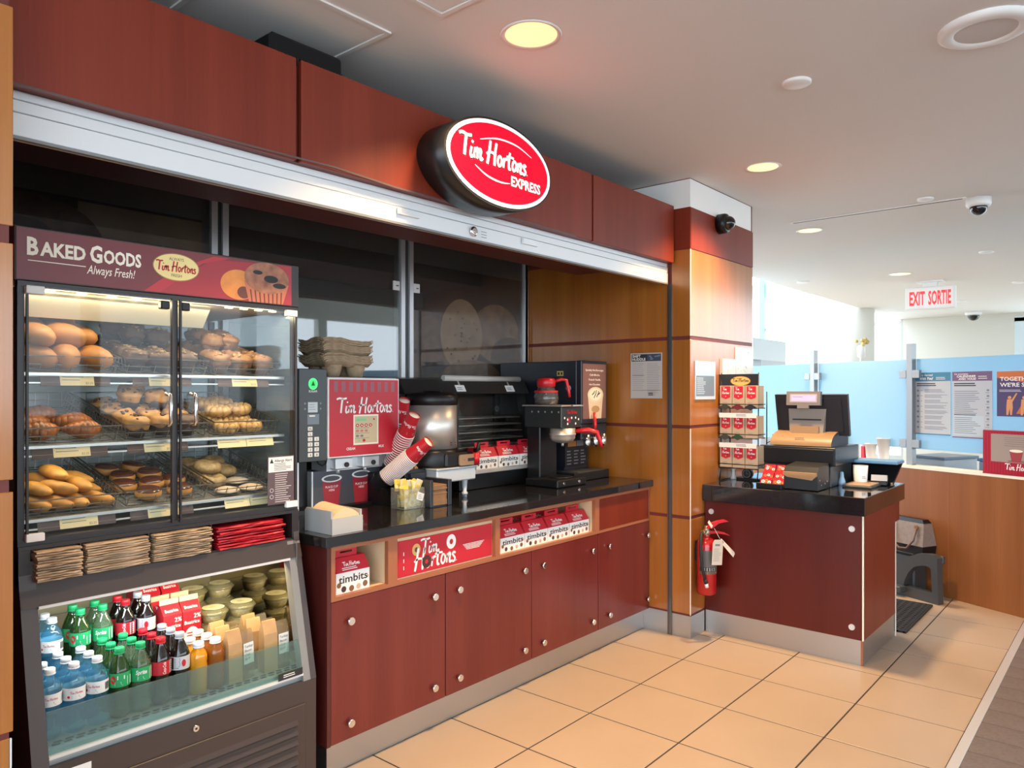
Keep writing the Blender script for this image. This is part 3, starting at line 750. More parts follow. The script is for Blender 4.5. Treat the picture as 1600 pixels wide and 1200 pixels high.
# allergy notice on the right door
mb = MB(); mp = FY(1.528, 2.4975, 1.075); mb.rect(mp, 0, .112, 0, .182, .0006, 0); mb.rect(mp, .003, .109, .122, .178, .0010, 1)
mb.text(mp, 'Allergy Alert', .028, .160, .010, 2, .0014, 'l', 0, .012, .075); mb.flat(mp, [(.008,.156),(.024,.156),(.016,.174)], .0014, 2)
lines(mb, mp, .026, .10, .126, .156, 5, 2, .0014, .3, 2); lines(mb, mp, .030, .10, .006, .118, 14, 3, .0012, .32, 5)
for b in (.030, .054): mb.ell(mp, .016, b, .008, .008, .0012, 3, 14); mb.ell(mp, .016, b, .006, .006, .0014, 0, 14)
cp('allergy_notice', mb, [plain('notice_plum', (.10, .065, .075), .5), paper_white, ink, plain('notice_pale', (.62, .56, .55), .5)])
# header sign
mb = MB(); mp = lambda a, b, o: (a, b, o)
mb.box(.712, 1.663, 2.498, 2.80, 1.826, 1.985, 0, .002); hs = cp('header_sign', mb, case_dark)
mb = MB(); mp = FY(.716, 2.4975, 1.830); W_, H_ = .943, .150
mb.rect(mp, 0, W_-.03, 0, H_, .0006, 0); mb.flat(mp, [(.36,0),(W_-.03,0),(W_-.03,H_),(.60,H_-.015),(.47,.05)], .0008, 1)
mb.flat(mp, [(.36,0),(.41,0),(.56,.115),(.66,.145),(.60,.145),(.47,.085)], .0010, 2)
mb.text(mp, 'B', .026, .074, .050, 3, .0014, 'l', 0, .035, .030); mb.text(mp, 'AKED', .060, .075, .040, 3, .0014, 'l', 0, .035, .125)
mb.text(mp, 'G', .197, .074, .050, 3, .0014, 'l', 0, .035, .036); mb.text(mp, 'OODS', .237, .075, .040, 3, .0014, 'l', 0, .035, .115)
mb.rect(mp, .028, .185, .055, .0575, .0012, 3); mb.text(mp, 'Always Fresh!', .188, .036, .027, 3, .0014, 'l', .28, .006, .145)
mb.ell(mp, .468, .090, .080, .047, .0012, 4, 36); mb.ell(mp, .468, .090, .077, .044, .0014, 5, 36)
mb.text(mp, 'ALWAYS', .468, .112, .010, 6, .0016, 'c', 0, 0, .05); mb.text(mp, 'FRESH', .468, .057, .010, 6, .0016, 'c', 0, 0, .035)
for q in script_strokes(.32): mb.flat(mp, [(.399+x*.0134, .076+y*.0150) for x, y in q], .0018, 7)
mb.ell(mp, .695, .056, .070, .054, .0012, 8, 36); mb.ell(mp, .715, .030, .026, .022, .0014, 9, 24)
mb.flat(mp, [(.735,.0),(.875,.0),(.90,.075),(.715,.075)], .0016, 10); mb.ell(mp, .808, .092, .092, .058, .0018, 11, 32); mb.ell(mp, .825, .09, .03, .014, .002, 6, 14); mb.ell(mp, .86, .068, .028, .010, .002, 6, 14); mb.ell(mp, .77, .11, .02, .008, .002, 6, 12)
for k in range(8): mb.flat(mp, [(.745+.017*k,.0),(.750+.017*k,.0),(.744+.0182*k,.045),(.738+.0182*k,.045)], .0017, 9)
obj('header_print', mb, [red_hdr, plain('header_red', (.36, .018, .03), .35), plain('header_ribbon', (.46, .02, .035), .35), cream_w, plain('badge_rim', (.30, .16, .05), .4), plain('badge_yellow', (.85, .68, .28), .4), ink, red_card,
    plain('printed_ring', (.72, .26, .06), .5, noise=.2, nscale=14), plain('printed_shade', (.14, .04, .03), .5), plain('printed_muffin_cup', (.52, .16, .08), .5), plain('printed_muffin', (.33, .14, .085), .6, noise=.4, nscale=30)], hs)
mb = MB(); mp = FX(.712, 2.80, 1.83); mb.ext(lambda a, b, o: (.712-o, a, b), [(2.498,1.826),(2.60,1.985),(2.498,1.985)], .0, .001) ; obj('sign_cheek', mb, red_hdr, hs)

# shelves with wire rails and price tags
TILT = math.radians(12.5)
tag_cream = plain('tag_cream', (.88, .74, .42), .5); tag_brown = plain('tag_brown', (.085, .055, .05), .4)
shelf_m = plain('shelf_steel', (.55, .56, .56), .3, .8)
YF = 2.565
def shelf(z, tags):
    mb = MB(); mb.add([(.745,YF,z-.006),(1.635,YF,z-.006),(1.635,3.10,z+.112),(.745,3.10,z+.112),(.745,YF,z-.002),(1.635,YF,z-.002),(1.635,3.10,z+.116),(.745,3.10,z+.116)], [(3,2,1,0),(4,5,6,7),(0,1,5,4),(2,3,7,6),(1,2,6,5),(3,0,4,7)])
    s = cp('shelf', mb, glassy('shelf_glass_%d' % int(z*100), (.80, .84, .84), .35, .1, refl=1.4, body=(.42, .44, .45)))
    mb = MB(); mb.box(.745, 1.635, YF-.010, YF, z-.028, z-.022, 0, .001); mb.box(.745, 1.635, YF-.012, YF, z-.004, z+.006, 0, .001); obj('shelf_rail', mb, shelf_m, s)
    for x, w, kind in tags:
        mb = MB(); mp = FT((x-w/2, YF-.013, z-.034), (1,0,0), (0, .28, 1)); mb.ext(mp, [(0,0),(w,0),(w,.040),(0,.040)], -.002, 0, 1 if kind == 1 else 0)
        if kind == 1: 
            mb.rect(mp, w*.27, w*.76, .001, .039, .0006, 0); a0, a1 = w*.30, w*.62
            lines(mb, mp, a0, a1, .014, .034, 2, 2, .001, .22, int(x*100)); mb.text(mp, '$2.25', w*.74, .006, .007, 2, .001, 'r')
        else:
            lines(mb, mp, w*.03, w*.40, .014, .034, 2, 2, .001, .22, int(x*100)); lines(mb, mp, w*.55, w*.92, .014, .034, 2, 2, .001, .22, int(x*90)); mb.rect(mp, w*.497, w*.503, 0, .04, .001, 1)
        obj('price_tag', mb, [tag_cream, tag_brown, ink_grey], s)
    return s
ZS = (1.552, 1.330, 1.108)
shelf(ZS[0], [(.895, .20, 1), (1.165, .20, 1), (1.465, .205, 1)])
shelf(ZS[1], [(.880, .215, 1), (1.150, .205, 1), (1.475, .225, 2)])
shelf(ZS[2], [(.900, .225, 1), (1.165, .215, 1), (1.49, .20, 2)])
for z in ZS[:2]: light('shelf_led', 'AREA', (1.19, 2.62, z-.02), (0, 0, 0), 1.0, (1, .88, .66), .84, 'RECTANGLE', .02)

# ------------------------------------------------------------------ wire baskets
wire_m = plain('basket_wire', (.30, .29, .27), .3, 1.)
def basket_mesh(w, l=.50, h=.055):
    mb = MB(); r = .0019
    for z, q in ((h, .0), (h*.5, .004), (.003, .010)):
        mb.tube([(-w/2+q,q,z),(w/2-q,q,z),(w/2-q,l-q,z),(-w/2+q,l-q,z),(-w/2+q,q,z)], r if z < h else .0028, 4, 0, False, False)
    n = 18
    for k in range(n+1):
        y = .01+(l-.02)*k/n
        mb.tube([(-w/2,y,h),(-w/2+.010,y,.003),(w/2-.010,y,.003),(w/2,y,h)], r*.8, 4, 0, False, False)
    for k in range(7):
        x = -w/2+.012+(w-.024)*k/6
        mb.tube([(x,0,h*.62),(x,.012,.003)], r*.8, 4, 0, False, False); mb.tube([(x,l-.01,.003),(x,l,h)], r*.8, 4, 0, False, False)
    return mb.mesh('wire_basket', wire_m)
bm = [basket_mesh(.285), basket_mesh(.29), basket_mesh(.262)]
BX = (.892, 1.196, 1.492)
def bpos(ix, iy, u, v, h=0.):
    """a point in basket ix on shelf iy: u across, v along the tilted floor, h above it"""
    return (BX[ix]+u, YF+.02+v*math.cos(TILT)-h*math.sin(TILT), ZS[iy]+.002+.002+v*math.sin(TILT)+h*math.cos(TILT))
rn = ('top', 'middle', 'bottom'); cn = ('left', 'middle', 'right')
for iy in range(3):
    for ix in range(3):
        b = obj('wire_basket', bm[ix], None, None, bpos(ix, iy, 0, 0, .001), (TILT, 0, 0))
        tag(b, '%s wire basket on the %s pastry shelf' % (cn[ix], rn[iy]), 'basket', 'wire baskets in the pastry case')
# ------------------------------------------------------------------ pastries
def pm(name, a, noise=.25, sc=25., rough=.55, bump=.3): return plain(name, a, rough, noise=noise, nscale=sc, bump=bump)
bun_m = pm('bun_crust', (.43, .175, .042), .22, 18); choc_m = pm('choc_muffin', (.085, .045, .030), .3, 40); oat_m = pm('oat_crumb', (.30, .20, .10), .3, 60)
crumb_m = pm('crumble_muffin', (.25, .115, .045), .35, 45); cup_m = pm('dark_paper_cup', (.035, .022, .02), .2, 30); chip_m = pm('chip_muffin', (.44, .225, .075), .3, 30)
crul_m = pm('cruller_glaze', (.46, .26, .085), .25, 30, .35); croi_m = pm('croissant_crust', (.32, .10, .022), .35, 25, .35); wedge_m = pm('biscuit_crust', (.52, .235, .04), .3, 22)
dough_m = pm('doughnut_dough', (.48, .22, .05), .2, 20); icing_m = pm('chocolate_icing', (.075, .026, .016), .15, 12, .2, .05); bagel_m = pm('seeded_bagel', (.36, .24, .11), .4, 70)
USED = {}
def where(u, v, h):
    return '%s %s%s' % (('front', 'second row', 'third row', 'rear')[min(3, int(v/.10))], 'left' if u < -.033 else 'right' if u > .033 else 'middle', '' if h < .02 else ' on top of the others')
def pastry(name, label0, cat, meshes, spots, ix, iy, group, rots=None):
    for k, (u, v, h) in enumerate(spots):
        label = label0 if group is None else label0+', '+where(u, v, h)
        parts = meshes[k % len(meshes)]
        rz = random.uniform(-.5, .5) if rots is None else rots[k % len(rots)]
        if isinstance(parts, list):
            t = thing(name, label, cat, bpos(ix, iy, u, v, h+.004), 0, group, (TILT, 0, rz))
            for nm, me in parts: obj(nm, me, None, t)
        else:
            o = obj(name, parts, None, None, bpos(ix, iy, u, v, h+.004), (TILT, 0, rz)); tag(o, label, cat, group)
def grid(nx, ny, w, v0, dv, h=0., jit=.006, skip=()):
    return [((i-(nx-1)/2)*w+random.uniform(-jit, jit), v0+j*dv+random.uniform(-jit, jit), h) for j in range(ny) for i in range(nx) if (i, j) not in skip]
def blobmesh(name, m, r, **kw): 
    mb = MB(); mb.blob((0, 0, r[2]*.96), r, **kw); return mb.mesh(name, m)
# top shelf
buns = [blobmesh('bun', bun_m, (.048, .075, .040), amp=.05, fr=1.6, seed=s) for s in range(3)]
pastry('bread_bun', 'golden bun, left top basket', 'bun', buns, grid(3, 2, .085, .07, .13) + [(-.08, .10, .062), (.0, .12, .062), (.06, .17, .055), (-.05, .24, .06), (.035, .27, .085)], 0, 0, 'plain buns on the top shelf', [.4, -.3, .2, .8])
def muffin(name, top_m, cup=cup_m, r=.040, topping=None, seed=0):
    mb = MB(); mb.lathe([(r*.68, 0), (r*.95, .038)], 14, cap=True); a = mb.mesh('paper_cup', cup)
    mb = MB(); mb.blob((0, 0, .045), (r*1.10, r*1.10, .028), 18, 10, amp=.13, fr=3.2, seed=seed)
    ms = [top_m]
    if topping:
        rr = random.Random(seed); ms.append(topping)
        for k in range(15):
            an, q = rr.uniform(0, 6.28), rr.uniform(0, .85)**.7*r; z = .045+.027*math.sqrt(max(0, 1-(q/(r*1.12))**2))
            s_ = rr.uniform(.0045, .0085); mb.blob((q*math.cos(an), q*math.sin(an), z), (s_, s_, s_*.6), 5, 3, 0, m=1)
    return [('paper_cup', a), ('muffin_top', mb.mesh('muffin_top', ms))]
mufA = [muffin('m', choc_m, topping=oat_m, seed=s) for s in range(3)]
spotsA = grid(3, 4, .088, .06, .088) + [(-.05, .20, .062), (.04, .19, .060), (-.08, .30, .062), (.0, .29, .062), (.08, .28, .05), (-.03, .38, .05)]
pastry('chocolate_muffin', 'dark oat-topped muffin, middle top basket', 'muffin', mufA, spotsA, 1, 0, 'dark muffins on the top shelf')
mufB = [muffin('m', crumb_m, cup=pm('brown_paper_cup', (.16, .08, .045), .2, 30), topping=pm('crumb_bits', (.38, .22, .10), .3, 60), seed=s+10) for s in range(3)]
pastry('crumble_muffin', 'light brown crumble muffin, right top basket', 'muffin', mufB, grid(3, 4, .082, .05, .085) + [(-.07, .16, .055), (-.0, .17, .058), (-.06, .26, .06), (.02, .27, .058), (-.03, .36, .045)], 2, 0, 'light muffins on the top shelf')
# middle shelf
def croissant(seed):
    mb = MB(); n = 9
    for k in range(n):
        t = k/(n-1)*2-1; a = t*.9; R = .052
        c = (R*math.sin(a)*1.15, R*(1-math.cos(a))*.9, .028)
        q = .034*(1-.62*abs(t)**1.6)
        mb.blob(c, (.015+q*.25, q, q*.92), 10, 6, .05, 2, seed*10+k)
    return mb.mesh('croissant', croi_m)
cro = [croissant(s) for s in range(2)]
pastry('croissant', 'glazed brown croissant, left basket of middle shelf', 'croissant', cro, [(-.075, .055, 0), (.055, .055, 0), (-.075, .16, 0), (.06, .165, 0), (-.01, .27, 0)], 0, 1, 'croissants on the middle shelf', [0., .15, -.2])
mufC = [muffin('m', chip_m, topping=icing_m, seed=s+20) for s in range(3)]
pastry('chip_muffin', 'chocolate chip muffin, middle basket of middle shelf', 'muffin', mufC, grid(3, 4, .088, .055, .09, skip=((2, 0),)) + [(-.045, .22, .06), (.045, .20, .06), (.0, .31, .06)], 1, 1, 'chip muffins on the middle shelf')
pastry('chocolate_muffin', 'plain dark muffin at the front of the middle basket, middle pastry shelf', 'muffin', [muffin('m', choc_m, seed=33)], [(.088, .055, 0)], 1, 1, None)
def cruller(seed):
    mb = MB(); n = 10
    for k in range(n):
        a = 2*PI*k/n; mb.blob((.033*math.cos(a), .033*math.sin(a), .020), (.017, .017, .020), 8, 6, .05, 2, seed*20+k)
    return mb.mesh('cruller', crul_m)
cru = [cruller(s) for s in range(2)]
pastry('cruller', 'ridged pale cruller, right basket of middle shelf', 'doughnut', cru, grid(2, 4, .10, .055, .10) + [(-.05, .14, .042), (.05, .16, .042), (-.04, .26, .042), (.03, .27, .044)], 2, 1, 'crullers on the middle shelf')
# bottom shelf
wed = [blobmesh('wedge', wedge_m, (.030, .058, .022), amp=.07, fr=2.2, seed=s+40) for s in range(3)]
pastry('golden_biscuit', 'golden oval biscuit, left bottom basket', 'biscuit', wed, grid(4, 2, .062, .06, .12) + [(-.08, .09, .04), (-.02, .08, .042), (.05, .10, .04), (-.05, .17, .042), (.02, .18, .042), (.07, .2, .03), (-.02, .13, .078)], 0, 2, 'golden biscuits on the bottom shelf', [.5, .9, .3, .7])
def cream_doughnut(seed):
    mb = MB(); mb.lathe([(0, 0), (.030, .001), (.042, .010), (.044, .020), (.040, .030)], 18, cap=False); a = mb.mesh('doughnut_base', dough_m)
    mb = MB(); mb.lathe([(.0405, .0295), (.037, .036), (.022, .040), (0, .041)], 18, cap=False); return [('doughnut_base', a), ('icing', mb.mesh('icing', icing_m))]
pastry('iced_doughnut', 'chocolate iced doughnut, middle bottom basket', 'doughnut', [cream_doughnut(0)], [(-.04, .065, 0), (.07, .07, 0), (-.085, .16, 0), (.015, .165, 0), (.10, .18, 0), (-.05, .26, 0), (.05, .27, 0), (-.07, .36, 0), (.03, .37, 0)], 1, 2, 'iced doughnuts on the bottom shelf')
mb = MB(); mb.torus((0, 0, .020), .031, .021, 20, 10, squash=.95); bagel = mb.mesh('bagel', bagel_m)
pastry('seeded_bagel', 'seeded bagel, right bottom basket', 'bagel', [bagel], [(-.07, .13, 0), (-.075, .235, 0), (.03, .24, 0), (-.07, .18, .04), (-.06, .34, 0), (.04, .35, 0)], 2, 2, 'bagels on the bottom shelf')
flat_m = pm('flat_pastry', (.48, .38, .28), .2, 30)
fl = [blobmesh('flat_pastry', flat_m, (.045, .035, .010), amp=.05, seed=60)]
pastry('flat_pastry', 'pale flat pastry, right bottom basket', 'pastry', fl, [(-.06, .035, 0), (.04, .04, 0), (.03, .13, 0)], 2, 2, 'flat pastries on the bottom shelf')

# ------------------------------------------------------------------ paper bags in the slots under the doors
def bag_mesh(w, l, seed, mats, th=.0052):
    rr = random.Random(seed); n = 6; vs = []
    for z in (0, th):
        for j in (0, 1):
            for i in range(n+1):
                vs.append((-w/2+w*i/n, j*l+(rr.uniform(-.006, .004) if j == 0 else 0), z*(.75 if j == 0 else 1)+(rr.uniform(-.0012, .0012) if 0 < i < n else 0)))
    m = n+1; fs = []
    for i in range(n):
        fs += [(i, m+i, m+i+1, i+1), (2*m+i, 2*m+i+1, 3*m+i+1, 3*m+i), (i, i+1, 2*m+i+1, 2*m+i), (m+i, 3*m+i, 3*m+i+1, m+i+1)]
    fs += [(0, 2*m, 3*m, m), (n, m+n, 3*m+n, 2*m+n)]
    mb = MB(); mb.add(vs, fs); return mb.mesh('paper_bag', mats)
ORD = ('lowest', 'second lowest', 'third lowest', 'fourth lowest', 'fifth lowest', 'sixth lowest', 'seventh from the bottom', 'sixth from the top', 'fifth from the top', 'fourth from the top', 'third from the top', 'second from the top', 'topmost')
def ordinal(k, n): return ORD[k] if k < (n+1)//2 else ORD[len(ORD)-(n-k)]
def bag_stack(x, w, n, z0, dz, mat, y0, label, grp, name='paper_bag'):
    ms = [bag_mesh(w, .27, s+int(x*100), mat, dz*.86) for s in range(3)]
    for k in range(n):
        o = obj(name, ms[k % 3], None, None, (x+random.uniform(-.004, .004), y0+random.uniform(-.008, .008), z0+k*dz), (0, 0, random.uniform(-.02, .02)))
        tag(o, ordinal(k, n)+' '+label, 'bag' if name == 'paper_bag' else 'folder', grp)
bag_stack(.8195, .122, 13, .9405, .0070, paper_kraft, 2.462, 'brown paper bag in the first slot under the pastry doors', 'brown bags in the first slot')
bag_stack(.990, .188, 13, .9405, .0070, paper_kraft, 2.472, 'brown paper bag in the second slot under the pastry doors', 'brown bags in the second slot')
bag_stack(1.199, .196, 13, .9405, .0070, paper_kraft, 2.478, 'brown paper bag in the third slot under the pastry doors', 'brown bags in the third slot')
bag_stack(1.462, .262, 9, .9405, .0090, red_card, 2.492, 'flat red folded box in the fourth slot under the pastry doors', 'red folded boxes in the fourth slot', 'folded_box')
# ------------------------------------------------------------------ bottles and food in the chilled shelf
light('cooler_led_left', 'AREA', (1.0, 2.53, .858), (math.radians(28), 0, 0), 1.7, (.85, .95, 1), .45, 'RECTANGLE', .03)
light('cooler_led_right', 'AREA', (1.42, 2.53, .858), (math.radians(28), 0, 0), 1.7, (1, .82, .42), .40, 'RECTANGLE', .03)
white_cap = plain('white_cap', (.85, .86, .88), .4); green_cap = plain('green_cap', (.02, .42, .14), .35); red_cap = plain('red_cap', (.62, .012, .025), .35); silver_cap = plain('silver_cap', (.50, .53, .56), .35)
water_m = glassy('water_bottle', (.66, .87, .96), .13, .05, body=(.20, .50, .72)); ging_m = glassy('green_bottle', (.16, .36, .10), .45, .06, body=(.045, .11, .02)); lime_m = glassy('lime_bottle', (.55, .66, .50), .25, .06, body=(.25, .36, .22))
cola_m = glassy('cola_bottle', (.10, .03, .015), .75, .05, body=(.012, .006, .005)); oj_m = glassy('orange_juice', (.95, .5, .05), .80, .08, body=(.85, .36, .015)); aj_m = glassy('amber_juice', (.7, .28, .04), .6, .06, body=(.40, .13, .012))
clear_m = glassy('clear_plastic', (.86, .86, .82), .15, .08)
def bottle(kind, mat, cap_m, lab, H=.222, r=.0315):
    """lathe body, screw cap and printed label"""
    k = H/.222
    if kind == 'water': prof = [(.024, 0), (.030, .006)] + [(r*(.97 if i % 2 else 1.), .015+.011*i) for i in range(8)] + [(r, .103), (r, .145), (r*.96, .158), (r*.74, .174), (.0135, .188), (.0125, .200)]; lz = (.104, .142)
    elif kind == 'juice': prof = [(.026, 0), (.029, .006), (.029, .11), (.0275, .118), (.029, .126), (.029, .142), (.024, .156), (.017, .166), (.017, .178)]; lz = None
    else: prof = [(.022, 0), (.029, .006), (.031, .03), (.0285, .066), (.0305, .090), (r, .099), (r, .145), (.030, .152), (.025, .167), (.016, .186), (.0125, .196), (.0125, .203)]; lz = (.100, .144)
    prof = [(a, h*k) for a, h in prof]; mb = MB(); mb.lathe(prof, 18); parts = [('bottle_body', mb.mesh('bottle_body', mat))]
    z = prof[-1][1]; cr = .0185 if kind == 'juice' else .0150; ch = .016 if kind != 'soda' else .018
    mb = MB(); mb.lathe([(cr, z-.004), (cr, z+ch-.005), (cr*.9, z+ch-.003)], 18); mb.lathe([(cr*1.04, z-.0045), (cr*1.04, z-.001)], 18); parts.append(('screw_cap', mb.mesh('screw_cap', cap_m)))
    if lz:
        mb = MB(); rr_ = r+.0007; mb.lathe([(rr_, lz[0]*k), (rr_, lz[1]*k)], 24, cap=False); ms = [lab[0], lab[1], lab[2], ink]
        mp = FC(rr_, lz[0]*k, math.radians(-112)); lh = (lz[1]-lz[0])*k
        lab[3](mb, mp, lh); parts.append(('label', mb.mesh('label', ms)))
    return parts
def lab_water(mb, mp, h):
    mb.script(mp, -.018, h*.52, .036, 1, .0006, .26); lines(mb, mp, -.014, .016, h*.1, h*.4, 3, 3, .0006, .25); mb.ell(mp, -.022, h*.3, .004, .004, .0006, 1, 12)
    for k in range(9): mb.rect(mp, .034+.0022*k, .0352+.0022*k, h*.2, h*.8, .0006, 3)
def lab_ging(mb, mp, h):
    mb.rect(mp, -.004, .018, h*.55, h*.82, .0006, 2); mb.ell(mp, -.017, h*.55, .009, .013, .0006, 1, 16); lines(mb, mp, -.012, .016, h*.1, h*.42, 3, 2, .0006, .3)
    mb.rect(mp, .026, .044, h*.1, h*.7, .0006, 2)
def lab_lime(mb, mp, h):
    mb.text(mp, 'Sprite', 0, h*.52, h*.30, 1, .0006, 'c', .2, .02, .034); lines(mb, mp, -.012, .014, h*.1, h*.36, 3, 1, .0006, .35); mb.rect(mp, .026, .042, h*.08, h*.9, .0006, 2)
def lab_cola(mb, mp, h):
    mq = lambda a, b, o=0.: mp(.004-b, a, o); mb.text(mq, 'Coca-Cola', h*.06, -.004, .010, 1, .0006, 'l', .3, .012, h*.88); mb.rect(mp, .022, .038, h*.06, h*.94, .0006, 2)
    for k in range(5): mb.rect(mp, .024, .036, h*(.14+.16*k), h*(.20+.16*k), .0008, 3)
def lab_diet(mb, mp, h):
    mb.ell(mp, .012, h*.5, .007, .012, .0006, 1, 14); lines(mb, mp, -.018, .002, h*.1, h*.9, 7, 3, .0006, .35, 4); mb.rect(mp, -.03, -.02, h*.06, h*.94, .0006, 3)
gl = plain('green_label', (.02, .36, .12), .4); KIND = [
    ('water_bottle', 'white-capped blue water bottle', bottle('water', water_m, white_cap, (white, red_card, white, lab_water), .215)),
    ('ginger_ale_bottle', 'green soda bottle with green cap and green label', bottle('soda', ging_m, green_cap, (gl, red_card, white, lab_ging))),
    ('lime_soda_bottle', 'pale soda bottle with green cap and green label', bottle('soda', lime_m, green_cap, (gl, ink_white, white, lab_lime))),
    ('cola_bottle', 'dark cola bottle with red cap and red label', bottle('soda', cola_m, red_cap, (red_card, ink_white, white, lab_cola))),
    ('diet_cola_bottle', 'dark cola bottle with silver cap and silver label', bottle('soda', cola_m, silver_cap, (plain('silver_label', (.55, .57, .60), .35), red_card, white, lab_diet))),
    ('orange_juice_bottle', 'small orange juice bottle with white cap', bottle('juice', oj_m, white_cap, None, .2)),
    ('amber_juice_bottle', 'small amber juice bottle with white cap', bottle('juice', aj_m, white_cap, None, .2))]
PROTO = {}
def put_bottle(kind, x, y, z, label):
    nm, lab, parts = KIND[kind]
    rz = random.uniform(-.35, .35)
    if kind not in PROTO:
        t = thing(nm, label, 'bottle', (x, y, z), rz, 'bottles in the chilled shelf')
        for a, me in parts: obj(a, me, None, t)
        PROTO[kind] = t
    else: dup(PROTO[kind], (x, y, z), rz, label)
ordn = ('front', 'second', 'third')
for k, x in ((0, .800), (0, .866), (0, .932), (1, .998), (2, 1.063), (3, 1.128), (4, 1.193)):
    for r_ in range(3):
        put_bottle(k, x, 2.492+.0665*r_, .4685, '%s, %s row of the lower tier%s' % (KIND[k][1], ordn[r_], '' if k else ', %s column' % ('leftmost', 'second', 'third')[int((x-.79)/.066)]))
for k, x in ((5, 1.251), (6, 1.312)):
    for r_ in range(3): put_bottle(k, x, 2.478+.061*r_, .4685, '%s, %s row of the lower tier' % (KIND[k][1], ordn[r_]))
for k, x in ((0, .812), (0, .880), (1, .965), (2, 1.035), (3, 1.110), (4, 1.180)):
    for r_ in range(2):
        put_bottle(k, x, 2.722+.067*r_, .5555, '%s, %s row of the raised tier%s' % (KIND[k][1], ('front', 'back')[r_], '' if k else ', %s column' % ('left' if x < .85 else 'right')))
# milk cartons
def carton_parts():
    w = .068; h = .135; mb = MB(); mb.box(-w/2, w/2, -w/2, w/2, 0, h, 0, .001)
    mb.add([(-w/2,-w/2,h),(w/2,-w/2,h),(w/2,w/2,h),(-w/2,w/2,h),(-w/2,-.002,h+.034),(w/2,-.002,h+.034),(w/2,.002,h+.034),(-w/2,.002,h+.034)], [(0,1,5,4),(1,2,6,5),(2,3,7,6),(3,0,4,7)])
    a = mb.mesh('carton', red_card); mb = MB(); mb.box(-w/2, w/2, -.003, .003, h+.033, h+.052); b = mb.mesh('carton_ridge', plain('carton_ridge_card', (.62, .50, .36), .5))
    mb = MB(); mp = FY(-w/2, -w/2, 0); mb.text(mp, 'Beatrice', w/2, .088, .013, 0, .0008, 'c', 0, .015, w*.82); mb.text(mp, '2%', w*.78, .108, .016, 0, .0008, 'c', 0, .01); mb.ell(mp, w/2, .045, .026, .032, .0006, 0, 18); lines(mb, mp, .012, w-.012, .03, .06, 3, 1, .0009, .4)
    mp = FX(-w/2, w/2, 0); mb.text(mp, 'Beatrice', w/2, .088, .013, 0, .0008, 'c', 0, .015, w*.82); lines(mb, mp, .01, w-.01, .02, .075, 7, 0, .0008, .35, 3)
    mp = FT((-w/2, -w/2, h), (1,0,0), (0, w/2, .034)); mb.text(mp, 'Beatrice', w/2, .012, .013, 0, .0008, 'c', 0, .015, w*.7); return [('carton', a), ('ridge', b), ('print', mb.mesh('print', [ink_white, red_card]))]
cpz = carton_parts(); first = None
names = [('front left', 1.262, 2.722, .5555), ('front right', 1.335, 2.722, .5555), ('second row left', 1.262, 2.793, .5555), ('second row right', 1.335, 2.793, .5555), ('back row left', 1.262, 2.895, .6005), ('back row right', 1.335, 2.895, .6005), ('rearmost left', 1.262, 2.97, .6005), ('rearmost right', 1.335, 2.97, .6005)]
for nm, x, y, z in names:
    lab = '%s red milk carton behind the juice bottles' % nm
    if first is None:
        first = thing('milk_carton', lab, 'carton', (x, y, z), 0, 'red milk cartons')
        for a, me in cpz: obj(a, me, None, first)
    else: dup(first, (x, y, z), random.uniform(-.06, .06), lab)
# fruit cups with clear domed lids
lid_m = glassy('lid_plastic', (.80, .80, .72), .45, .12, body=(.42, .38, .24)); fruit_m = pm('cut_fruit', (.34, .26, .06), .5, 60); lid_lab = plain('lid_label', (.80, .74, .48), .5)
def fruit_cup_parts():
    mb = MB(); mb.lathe([(.040, 0), (.051, .042)], 22); a = mb.mesh('cup_body', clear_m); mb = MB(); mb.lathe([(.039, .002), (.049, .036), (.03, .041), (0, .042)], 18, cap=False); f = mb.mesh('fruit', fruit_m)
    mb = MB(); mb.lathe([(.052, .036), (.056, .038), (.056, .044), (.052, .047), (.046, .056), (0, .057)], 24, cap=False); b = mb.mesh('lid', lid_m)
    mb = MB(); mb.ell(FZ(0, 0, .0572), 0, 0, .041, .041, .0004, 0, 22); mb.ell(FZ(0, 0, .0573), 0, 0, .037, .037, .0005, 1, 22); lines(mb, FZ(0, 0, .0574), -.015, .015, -.01, .012, 3, 2, .0006, .3); c = mb.mesh('lid_label', [cream_w, lid_lab, ink_grey])
    return [('cup_body', a), ('fruit', f), ('lid', b), ('lid_label', c)]
fc = fruit_cup_parts()
first = None
for nm, x, y, z in [(lv+nm, x, y, z+dz) for lv, dz in (('lower ', 0), ('upper ', .0585)) for nm, x, y, z in (('front left', 1.440, 2.735, .5555), ('front right', 1.557, 2.735, .5555), ('back left', 1.440, 2.90, .6005), ('back right', 1.557, 2.905, .6005))]:
    lab = '%s round clear fruit cup in the chilled shelf' % nm
    if first is None:
        first = thing('fruit_cup', lab, 'food cup', (x, y, z), 0, 'clear fruit cups')
        for a, me in fc: obj(a, me, None, first)
    else: dup(first, (x, y, z), random.uniform(-.4, .4), lab)
